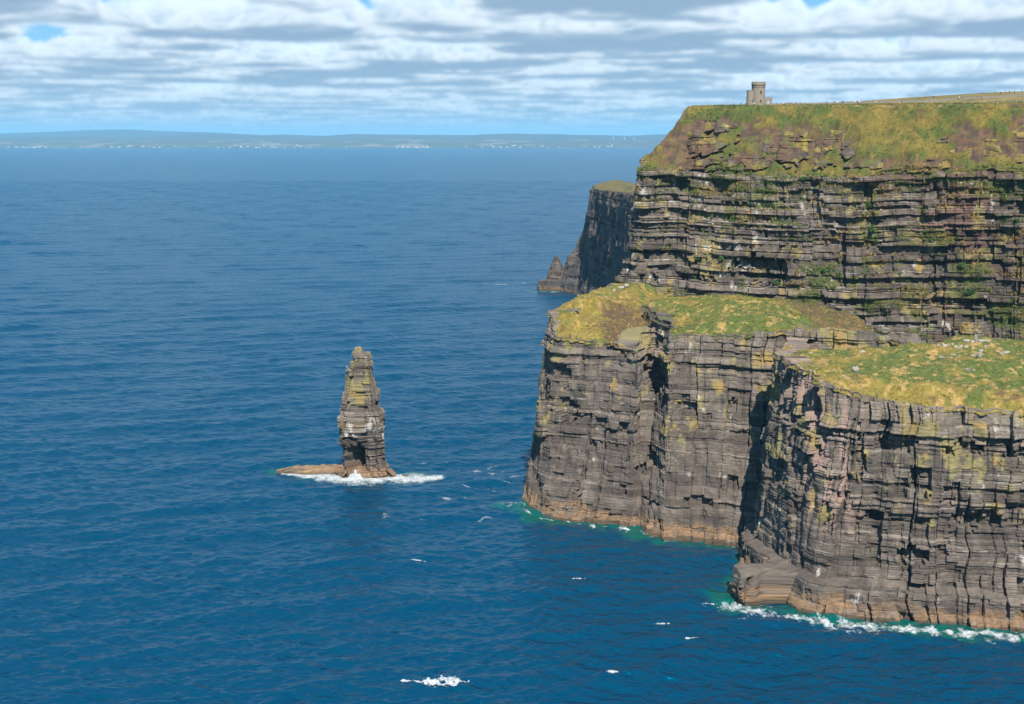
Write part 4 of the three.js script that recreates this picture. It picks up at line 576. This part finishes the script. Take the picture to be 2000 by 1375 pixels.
// ------------------------------------------------------------------ on the cliff top: the tower, walls and visitors
const groundC = (x, d) => { const [sd, yt] = turfC.dist(x, d); return turfC.height(x, d, sd, yt); };
const stoneGrain = field(512, (x, y) => { const b = tiles(x, y, 24, 30, 2, 61), g = tiles(x, y, 80, 80, 2, 63), v = 0.42 + 0.34 * b + 0.28 * g; return [v, v * 0.985, v * 0.95]; });
M.stone = new THREE.MeshStandardMaterial({ name: 'tower_stone', color: new THREE.Color(0.25, 0.22, 0.175), map: stoneGrain, bumpMap: stoneGrain, bumpScale: 0.12, roughness: 0.95 });
M.gloom = new THREE.MeshStandardMaterial({ name: 'window_glass', color: new THREE.Color(0.02, 0.022, 0.026), roughness: 0.3 });
{
  const X = 133.2, D = 706, y0 = groundC(X, D) - 0.4, t = thing('stone_tower', 'round grey stone tower with battlements, a lower turret and an arched gateway', 'tower', X, y0, D);
  const ev = new Evaluator(); ev.attributes = ['position', 'normal', 'uv']; ev.useGroups = false;
  const brush = (g) => { const b = new Brush(g); b.updateMatrixWorld(); return b; };
  const cut = (g, ...holes) => { let b = brush(g); for (const h of holes) b = ev.evaluate(b, brush(h), SUBTRACTION); return b.geometry; };
  const box = (w, h, d, x, y, z) => new THREE.BoxGeometry(w, h, d).translate(x, y, z);
  const drum = new THREE.CylinderGeometry(3.55, 3.75, 11.2, 48, 6).translate(0, 5.6, 0), wx = 0.75;
  part(t, 'drum', cut(drum, box(1.0, 1.3, 2, wx, 7.6, 3.6), box(0.85, 1.3, 2, wx, 2.7, 3.7)), M.stone);
  for (const [y, w, h] of [[7.6, 1.0, 1.3], [2.7, 0.85, 1.3]]) { const f = part(t, 'window', box(w + 0.02, h + 0.02, 0.1, wx, y, 2.75), M.gloom); part(f, 'mullion', mergeGeometries([box(0.14, h, 0.16, wx, y, 3.1), box(w, 0.14, 0.14, wx, y + 0.1, 3.1)]), M.stone); part(f, 'sill', box(w + 0.5, 0.2, 0.5, wx, y - h / 2 - 0.1, 3.5), M.stone); }
  part(t, 'string_course', new THREE.CylinderGeometry(3.8, 3.7, 0.35, 48).translate(0, 10.2, 0), M.stone);
  part(t, 'parapet', new THREE.LatheGeometry([[3.2, 0], [3.78, 0], [3.78, 1.1], [3.2, 1.1], [3.2, 0]].map((p) => new THREE.Vector2(...p)), 48).translate(0, 11.15, 0), M.stone);
  for (let k = 0; k < 11; k++) { const s = new THREE.Shape(), a0 = k / 11 * 6.2832, a1 = a0 + 0.36; for (let q = 0; q <= 4; q++) { const a = lerp(a0, a1, q / 4); q ? s.lineTo(3.8 * Math.cos(a), 3.8 * Math.sin(a)) : s.moveTo(3.8 * Math.cos(a), 3.8 * Math.sin(a)); } for (let q = 4; q >= 0; q--) { const a = lerp(a0, a1, q / 4); s.lineTo(3.18 * Math.cos(a), 3.18 * Math.sin(a)); } part(t, 'merlon', new THREE.ExtrudeGeometry(s, { depth: 0.75 + 0.12 * hash(k, 3), bevelEnabled: false, curveSegments: 5 }).rotateX(-Math.PI / 2).translate(0, 12.2, 0), M.stone); }
  const tur = new THREE.CylinderGeometry(2.05, 2.2, 8.1, 32, 4).translate(-4.2, 4.05, 0.4); const tp = part(t, 'turret', cut(tur, box(0.6, 0.9, 1.6, -3.6, 2.9, 2.4)), M.stone); part(tp, 'coping', new THREE.CylinderGeometry(2.2, 2.15, 0.35, 32).translate(-4.2, 8.28, 0.4), M.stone); part(tp, 'window', box(0.62, 0.92, 0.1, -3.6, 2.9, 1.85), M.gloom);
  const arch = new THREE.Shape([new THREE.Vector2(3.2, 0), new THREE.Vector2(7.5, 0), new THREE.Vector2(7.5, 4.3), new THREE.Vector2(3.2, 4.3)]), way = new THREE.Path(); way.moveTo(4.9, 0.05); way.lineTo(4.9, 2.3); way.absarc(5.55, 2.3, 0.65, Math.PI, 0, true); way.lineTo(6.2, 0.05); arch.holes.push(way);
  const gate = part(t, 'gateway', new THREE.ExtrudeGeometry(arch, { depth: 0.8, bevelEnabled: false }).translate(0, 0, 0.2), M.stone);
  for (const x of [3.95, 5.5, 7.1]) part(gate, 'merlon', box(0.75, 0.8, 0.82, x, 4.71, 0.6), M.stone);
  shadowed(t);
}
{ // low wall of upright flagstones along the path
  const slab = (x0, x1, off, name, label) => { const mid = (x0 + x1) / 2, dAt = (x) => 714 - (x - 95) * 0.437 + off(x), g = thing(name, label, 'wall', mid, groundC(mid, dAt(mid)), dAt(mid)), parts = [], r = rng(Math.round(x0)); for (let x = x0; x < x1; x += 0.9 + r() * 0.7) { const d = dAt(x), h = 1.0 + r() * 0.5, b = new THREE.BoxGeometry(1.1 + r() * 0.5, h, 0.22); b.rotateZ((r() - 0.5) * 0.12); b.rotateY(-0.4 + (r() - 0.5) * 0.2); b.translate(x - mid, groundC(x, d) + h / 2 - 0.25 - g.position.y, -(d - dAt(mid))); parts.push(b); } part(g, 'flagstones', mergeGeometries(parts), M.flag); };
  M.flag = new THREE.MeshStandardMaterial({ name: 'flagstone', color: new THREE.Color(0.24, 0.225, 0.205), map: stoneGrain, roughness: 0.95, flatShading: true });
  slab(146, 232, (x) => 44, 'flagstone_wall', 'low grey flagstone wall on the skyline right of the tower');
  slab(236, 345, (x) => 60 + (x - 236) * 0.5, 'flagstone_wall', 'flagstone wall climbing the hill at the right end of the skyline');
  const wood = new THREE.MeshStandardMaterial({ name: 'weathered_wood', color: new THREE.Color(0.42, 0.36, 0.27), roughness: 0.9 }), f = thing('post_fence', 'thin wooden post fence along the cliff edge at the far right', 'fence', 245, groundC(245, 662), 662), post = new THREE.CylinderGeometry(0.07, 0.08, 1.5, 6), rails = [];
  const P = []; for (let k = 0; k < 26; k++) { const x = 214 + k * 2.9, d = 714 - (x - 95) * 0.437 + 12 + 2 * Math.sin(k * 0.6), y = groundC(x, d); P.push([x - 245, y - f.position.y, -(d - 662)]); const m = part(f, 'post', post, wood); m.position.set(x - 245, y + 0.6 - f.position.y, -(d - 662)); }
  for (let k = 1; k < P.length; k++) for (const h of [0.5, 0.95]) { const a = new THREE.Vector3(P[k - 1][0], P[k - 1][1] + h, P[k - 1][2]), b = new THREE.Vector3(P[k][0], P[k][1] + h, P[k][2]); rails.push(new THREE.TubeGeometry(new THREE.LineCurve3(a, b), 1, 0.02, 4)); }
  part(f, 'wire', mergeGeometries(rails), wood);
}
// visitors: one continuous body each, in a few poses and colours
function bodyMesh(pose) {
  const R = 44, S = 1.0, mc = new MarchingCubes(R, M.stone, false, false, 60000), J = pose === 'walk'
    ? [[[0, 0.95, 0], 0.13, [0, 1.38, 0.02], 0.165], [[-0.08, 0.9, 0], 0.095, [-0.09, 0.5, 0.14], 0.065], [[-0.09, 0.5, 0.14], 0.065, [-0.09, 0.07, 0.2], 0.05], [[0.08, 0.9, 0], 0.095, [0.09, 0.5, -0.06], 0.065], [[0.09, 0.5, -0.06], 0.065, [0.09, 0.09, -0.3], 0.05], [[-0.2, 1.4, 0], 0.065, [-0.25, 1.12, -0.1], 0.05], [[-0.25, 1.12, -0.1], 0.05, [-0.24, 0.9, 0.02], 0.04], [[0.2, 1.4, 0], 0.065, [0.25, 1.12, 0.1], 0.05], [[0.25, 1.12, 0.1], 0.05, [0.24, 0.92, 0.26], 0.04], [[0, 1.45, 0], 0.06, [0, 1.54, 0.01], 0.055], [[0, 1.6, 0.02], 0.095, [0, 1.68, 0.01], 0.10], [[-0.09, 0.05, 0.2], 0.045, [-0.09, 0.05, 0.32], 0.04], [[0.09, 0.07, -0.3], 0.045, [0.09, 0.03, -0.2], 0.04]]
    : [[[0, 0.95, 0], 0.13, [0, 1.38, 0], 0.165], [[-0.09, 0.9, 0], 0.095, [-0.1, 0.5, 0.02], 0.065], [[-0.1, 0.5, 0.02], 0.065, [-0.11, 0.07, 0], 0.05], [[0.09, 0.9, 0], 0.095, [0.1, 0.5, 0.02], 0.065], [[0.1, 0.5, 0.02], 0.065, [0.12, 0.07, 0], 0.05], [[-0.2, 1.4, 0], 0.065, [-0.27, 1.12, 0], 0.05], [[-0.27, 1.12, 0], 0.05, [-0.26, 0.86, 0.06], 0.04], [[0.2, 1.4, 0], 0.065, [0.3, 1.14, 0.04], 0.05], [[0.3, 1.14, 0.04], 0.05, [0.16, 1.1, 0.24], 0.04], [[0, 1.45, 0], 0.06, [0, 1.54, 0.01], 0.055], [[0, 1.6, 0.02], 0.095, [0, 1.68, 0.01], 0.10], [[-0.11, 0.05, 0], 0.045, [-0.12, 0.04, 0.14], 0.04], [[0.12, 0.05, 0], 0.045, [0.14, 0.04, 0.14], 0.04]];
  const sd = (x, y, z) => { let m = 1e9; for (const [a, ra, b, rb] of J) { const ex = b[0] - a[0], ey = b[1] - a[1], ez = b[2] - a[2], t = clamp(((x - a[0]) * ex + (y - a[1]) * ey + (z - a[2]) * ez) / (ex * ex + ey * ey + ez * ez)), d = Math.hypot(x - a[0] - ex * t, y - a[1] - ey * t, z - a[2] - ez * t) - lerp(ra, rb, t), k = 0.05, h = clamp(0.5 + 0.5 * (d - m) / k); m = m > 1e8 ? d : lerp(d, m, h) - k * h * (1 - h); } return m; };
  mc.isolation = 0; mc.reset();
  for (let k = 0; k < R; k++) for (let j = 0; j < R; j++) for (let i = 0; i < R; i++) mc.field[i + j * R + k * R * R] = -sd((i / R * 2 - 1) * S, (j / R * 2 - 1) * S + 0.92, (k / R * 2 - 1) * S);
  mc.update(); const n = mc.count, P = new Float32Array(n * 3); for (let i = 0; i < n; i++) { P[i * 3] = mc.positionArray[i * 3] * S; P[i * 3 + 1] = mc.positionArray[i * 3 + 1] * S + 0.92; P[i * 3 + 2] = mc.positionArray[i * 3 + 2] * S; }
  const g = new THREE.BufferGeometry(); g.setAttribute('position', new THREE.BufferAttribute(P, 3)); g.setAttribute('normal', new THREE.BufferAttribute(mc.normalArray.slice(0, n * 3), 3)); return g;
}
{
  M.cloth = new THREE.MeshStandardMaterial({ name: 'clothing', vertexColors: true, roughness: 0.9 });
  const bodies = { stand: bodyMesh('stand'), walk: bodyMesh('walk') }, JACK = { black: [0.015, 0.016, 0.02], navy: [0.015, 0.025, 0.08], white: [0.75, 0.75, 0.75], red: [0.30, 0.03, 0.03], blue: [0.04, 0.11, 0.32], green: [0.04, 0.10, 0.04], pink: [0.5, 0.16, 0.22], tan: [0.33, 0.25, 0.15] }, made = {};
  const dress = (pose, j) => made[pose + j] || (made[pose + j] = (() => { const g = bodies[pose].clone(), p = g.attributes.position, c = new Float32Array(p.count * 3), leg = j === 'white' || j === 'pink' ? [0.03, 0.045, 0.10] : [0.03, 0.03, 0.035]; for (let i = 0; i < p.count; i++) { const x = p.getX(i), y = p.getY(i), z = p.getZ(i); c.set(y > 1.66 || (y > 1.55 && z < -0.02) ? [0.05, 0.03, 0.02] : y > 1.46 ? [0.52, 0.33, 0.25] : y < 0.08 ? [0.02, 0.02, 0.02] : y < 0.9 && Math.abs(x) < 0.2 ? leg : y < 0.92 ? [0.52, 0.33, 0.25] : JACK[j], i * 3); } g.setAttribute('color', new THREE.BufferAttribute(c, 3)); return g; })());
  const spots = [
    [110.6, 700, 'black', 'stand', 'far left of the row of visitors left of the tower'], [113.4, 702, 'navy', 'walk', 'second visitor along the edge left of the tower'], [117.6, 703, 'tan', 'stand', 'middle of the grassy brow left of the tower'], [119.4, 702, 'black', 'walk', 'just behind the middle of the brow left of the tower'], [123.6, 704, 'green', 'stand', 'nearest the turret on its left'], [126, 701, 'black', 'stand', 'in front of the turret at its left edge'],
    [130, 699, 'white', 'walk', 'passing below the turret window'], [146.4, 704, 'white', 'stand', 'right beside the arched gateway'], [148.5, 702, 'red', 'stand', 'second to the right of the gateway'], [151.5, 712, 'navy', 'walk', 'third to the right of the gateway'], [153.4, 714, 'navy', 'stand', 'in the first small huddle right of the tower'], [155.6, 716, 'black', 'stand', 'in the first huddle, standing tallest'], [158.6, 715, 'tan', 'walk', 'leaving the first huddle'], [163, 712, 'pink', 'walk', 'alone between the two huddles'], [169.6, 702, 'black', 'stand', 'seated side of the straw field'],
    [176, 712, 'black', 'stand', 'at the left of the large group'], [178, 714, 'white', 'walk', 'second in the large group'], [180.5, 713, 'blue', 'stand', 'third in the large group'], [182, 716, 'black', 'walk', 'behind the large group'], [185.4, 700, 'red', 'stand', 'nearest the edge before the large group'], [187, 712, 'white', 'stand', 'centre of the large group'], [188.6, 711, 'red', 'walk', 'right of centre in the large group'], [190, 713, 'white', 'walk', 'right end of the large group'], [191.6, 711, 'pink', 'stand', 'last of the large group'], [195.8, 720, 'black', 'stand', 'alone on the skyline right of the large group'], [193.4, 692, 'white', 'stand', 'low on the edge below the large group'], [199.5, 692, 'tan', 'walk', 'on the edge path right of the large group'], [207.5, 694, 'black', 'stand', 'dark on the edge path in the middle of the field'],
    [236, 745, 'red', 'stand', 'left of the pair standing on the skyline'], [240.5, 744, 'navy', 'walk', 'right of the pair standing on the skyline'], [244, 712, 'white', 'stand', 'by the fence in the straw field'], [255, 708, 'red', 'walk', 'by the fence near the climbing wall'],
    [278, 750, 'black', 'stand', 'at the foot of the climbing wall'], [281.5, 752, 'black', 'walk', 'leaning into the climb by the wall'], [288, 762, 'navy', 'stand', 'halfway up the hill at right'], [292, 766, 'black', 'walk', 'above halfway up the hill'], [295.5, 768, 'tan', 'stand', 'near the top of the hill at right'], [304.5, 780, 'black', 'stand', 'top of the hill, left of the last two'], [306.5, 780, 'navy', 'walk', 'top of the hill, last at the right edge']];
  const r = rng(808);
  for (const [x, d, j, pose, where] of spots) { const m = new THREE.Mesh(dress(pose, j), M.cloth); m.name = numbered('person'); m.position.set(x, groundC(x, d) - 0.02, -d); m.rotation.y = r() * 6.28; m.scale.setScalar(1.0 + r() * 0.1); m.castShadow = m.receiveShadow = true; tag(m, `person in ${j} top ${pose === 'walk' ? 'walking' : 'standing'}, ${where}`, 'person', 'visitors on the cliff top'); scene.add(m); }
}
console.log('top');
// ------------------------------------------------------------------ loose stones and shrubs
{
  const variants = [0, 1, 2, 3, 4, 5].map((k) => { const g = new THREE.BoxGeometry(1, 1, 1, 4, 4, 4), p = g.attributes.position; for (let i = 0; i < p.count; i++) { const x = p.getX(i), y = p.getY(i), z = p.getZ(i), q = (a, b, s) => vn(a * 2.3 + k * 7 + 9, b * 2.3 + s, 600 + k) - 0.5, c = 1 - 0.22 * (Math.abs(x * y) + Math.abs(y * z) + Math.abs(x * z)) * 2; p.setXYZ(i, (x + q(y, z, 1) * 0.34) * c, (y + q(x, z, 3) * 0.34) * c + 0.34, (z + q(x, y, 5) * 0.34) * c); } g.deleteAttribute('normal'); return g; });
  const tones = [[0.36, 0.33, 0.28], [0.42, 0.38, 0.30], [0.28, 0.26, 0.235]].map((c, k) => new THREE.MeshStandardMaterial({ name: 'boulder_rock_' + k, color: new THREE.Color().setRGB(...c), map: rockGrain, roughness: 0.95, flatShading: true }));
  const stones = [
    [133.3, 489.3, 2.4, 2.2, 2, 'pale boulder alone near the left end of the front grassy top'], [144.2, 520.5, 2.6, 0.9, 1.6, 'tilted slab lying at the back of the front grassy top'], [161.3, 523.5, 1.1, 0.7, 1, 'small stone on the back skyline of the front grassy top'], [126.3, 478.8, 1.2, 0.8, 1, 'small stone near the front edge at the left of the front grassy top'], [123, 520, 1.4, 0.8, 1.1, 'stone at the far left corner of the front grassy top'],
    [177.3, 525.8, 1.5, 1.3, 1.2, 'leftmost stone of the curved row of rubble'], [181.4, 532, 1.2, 1.0, 1, 'small yellowish stone behind the left end of the rubble row'], [180.2, 526.3, 1.9, 1.5, 1.4, 'large pale stone second in the rubble row'], [182.7, 528.8, 2.2, 1.0, 1.3, 'flat stone third in the rubble row'], [184.2, 528.5, 1.4, 1.0, 1, 'stone fourth in the rubble row, set back'], [183.8, 523.5, 1.6, 1.4, 1.2, 'stone in the middle of the rubble row'], [184.8, 522.8, 1.7, 1.0, 1.2, 'leaning stone right of the middle of the rubble row'], [186, 523.3, 1.6, 1.3, 1.2, 'yellow stone near the right end of the rubble row'], [187.6, 522, 1.8, 1.1, 1.3, 'rightmost stone of the rubble row'],
    [174.4, 511.5, 3.6, 0.8, 1.5, 'long flat slab below the rubble row'], [176.8, 509.5, 2.6, 0.6, 1.2, 'thin slab under the long flat slab'], [180.2, 515.3, 1.9, 0.8, 1.1, 'low stone right of the long flat slab'], [181.8, 513, 1.4, 0.7, 1, 'small stone at the right end of the slab line'],
    [189.3, 526.8, 2.6, 1.4, 1.3, 'broad pale block left of the standing stone'], [191.2, 525, 1.6, 1.3, 1.2, 'squarish block just left of the standing stone'], [193.1, 525.5, 1.5, 4.2, 1.3, 'tall upright standing stone on the crest of the front grassy top'], [194.8, 525.5, 2.2, 1.4, 1.3, 'block against the right side of the standing stone'], [197.4, 527, 3.0, 1.1, 1.3, 'long low block at the right of the standing stone'],
    [187.3, 505.5, 1.7, 2.8, 1.5, 'large egg shaped upright boulder below the standing stone'], [191.9, 516.8, 2.0, 1.0, 1.3, 'stone above the egg shaped boulder'], [194.6, 519.5, 1.0, 1.6, 0.9, 'narrow upright stone right of the egg shaped boulder'], [195.9, 519.9, 0.9, 1.3, 0.9, 'small white stone beside the narrow upright one'], [185.7, 508.5, 2.0, 0.8, 1.1, 'flat stone left of the egg shaped boulder'],
    [198.1, 515.3, 2.2, 0.9, 1.2, 'leftmost stone of the right hand scatter'], [198.4, 511.6, 1.6, 1.2, 1.2, 'front stone of the right hand scatter'], [200.8, 514, 2.0, 1.2, 1.3, 'middle stone of the right hand scatter'], [203.2, 517.5, 1.7, 1.1, 1.2, 'rightmost stone of the right hand scatter'], [176.9, 489, 2.4, 0.8, 1.2, 'dark flat stone halfway down the front grassy top'], [178.9, 488, 1.5, 0.7, 1.1, 'stone right of the dark flat stone']];
  const r = rng(640);
  stones.forEach(([x, d, w, h, t, label], k) => { const m = new THREE.Mesh(variants[k % 6], tones[k % 3]), [sd, yt] = turfA.dist(x, d); m.name = numbered(h > 2 * w ? 'standing_stone' : 'boulder'); m.position.set(x, turfA.height(x, d, sd, yt) - 0.18, -d); m.scale.set(w, h, t); m.rotation.set((r() - 0.5) * 0.12, r() * 1.2 - 0.6, (r() - 0.5) * 0.2); m.castShadow = m.receiveShadow = true; tag(m, label, 'stone', 'stones on the front grassy top'); scene.add(m); });
  // fallen blocks behind the left grass ridge
  [[57.2, 668, 3, 1.6, 2.2, 'grey block at the top of the left grass ridge'], [53.5, 664, 2.6, 1.2, 2, 'flat block on the edge of the left grass ridge'], [60, 672, 3.4, 2, 2.4, 'large block where the left grass ridge meets the high cliff'], [48, 654, 1.8, 0.9, 1.6, 'small pale block part way down the left grass ridge']].forEach(([x, d, w, h, t, label], k) => { const m = new THREE.Mesh(variants[k], tones[0]), [sd, yt] = turfB.dist(x, d); m.name = numbered('boulder'); m.position.set(x, turfB.height(x, d, sd, yt) - 0.2, -d); m.scale.set(w, h, t); m.rotation.y = k; m.castShadow = m.receiveShadow = true; tag(m, label, 'stone', 'blocks on the left grass ridge'); scene.add(m); });
}
{
  const bush = (seed, w, h, t) => { const P = [], q = rng(seed), n = Math.round(150 + 90 * w * h); for (let k = 0; k < n; k++) { let x, y, z, l; do { x = q() * 2 - 1; y = q() * 2 - 1; z = q() * 2 - 1; l = x * x + y * y + z * z; } while (l > 1 || l < 0.25); const c = 0.75 + 0.5 * vn(x * 2 + seed, y * 2 + z, 3); x *= w * c / 2; y = y * h * c / 2 + h * 0.4; z *= t * c / 2; const s = 0.12 + q() * 0.2, a = q() * 6.28, b = q() * 3.14, e = new THREE.Euler(a, b, q() * 6.28), v = [new THREE.Vector3(-s, 0, 0), new THREE.Vector3(s, 0, 0), new THREE.Vector3(s * 0.7, s * 1.4, 0), new THREE.Vector3(-s * 0.7, s * 1.4, 0)].map((m) => m.applyEuler(e)); for (const i of [0, 1, 2, 0, 2, 3]) P.push(x + v[i].x, y + v[i].y, z + v[i].z); } const g = new THREE.BufferGeometry(); g.setAttribute('position', new THREE.Float32BufferAttribute(P, 3)); g.computeVertexNormals(); return g; };
  const face = (x, y) => { let b = 1e9, d = 660; for (let k = 0; k < wallC.length; k += 7) { const q = (wallC[k] - x) ** 2 + 2 * (wallC[k + 1] - y) ** 2 + (wallC[k + 6] < -0.9 ? 1e6 : 0); if (q < b) { b = q; d = wallC[k + 2]; } } return d; };
  [[98, 110.5, 5.6, 2.6, 'wide bright green shrub on the shadowed ledge of the high cliff'], [109.5, 110.5, 2.2, 2.8, 'narrow green shrub right of the wide one on the high cliff'], [97, 101, 4.4, 1.8, 'low green shrub on the ledge below the wide one'], [136.5, 99, 3.6, 2.4, 'round green shrub under the overhang of the high cliff'], [128, 127, 2.6, 3.2, 'dark green bush hanging in the middle of the high cliff'], [178, 140, 3.4, 3, 'dark bush at the top of the overgrown gully'], [179, 128, 2.6, 3.4, 'bush halfway down the overgrown gully'], [157, 107, 4, 2.4, 'bush on the straw coloured ledge left of the gully'], [217, 112, 4.4, 3, 'leafy bush at the left of the large green patch'], [225, 107, 5, 3.2, 'leafy bush at the right of the large green patch'], [220, 100, 5.4, 2.6, 'bush low in the large green patch'], [196, 104, 4, 1.8, 'flat bush on a ledge left of the large green patch'], [148, 153, 3, 2, 'bush just under the grass cap of the high cliff']].forEach(([x, y, w, h, label], k) => { const t = thing('shrub', label, 'shrub', x, y - 0.3, face(x, y) - 0.2, 'shrubs on the high cliff'); part(t, 'foliage', bush(700 + k, w, h, Math.min(w, 2.2)), M.leaf); part(t, 'stem', new THREE.CylinderGeometry(0.06, 0.1, h * 0.8, 5).rotateX(0.5).translate(0, h * 0.3, -0.3), M.stem || (M.stem = new THREE.MeshStandardMaterial({ name: 'stem', color: new THREE.Color(0.08, 0.055, 0.035), roughness: 1 }))); });
}
console.log('small things');
renderer.render(scene, camera);
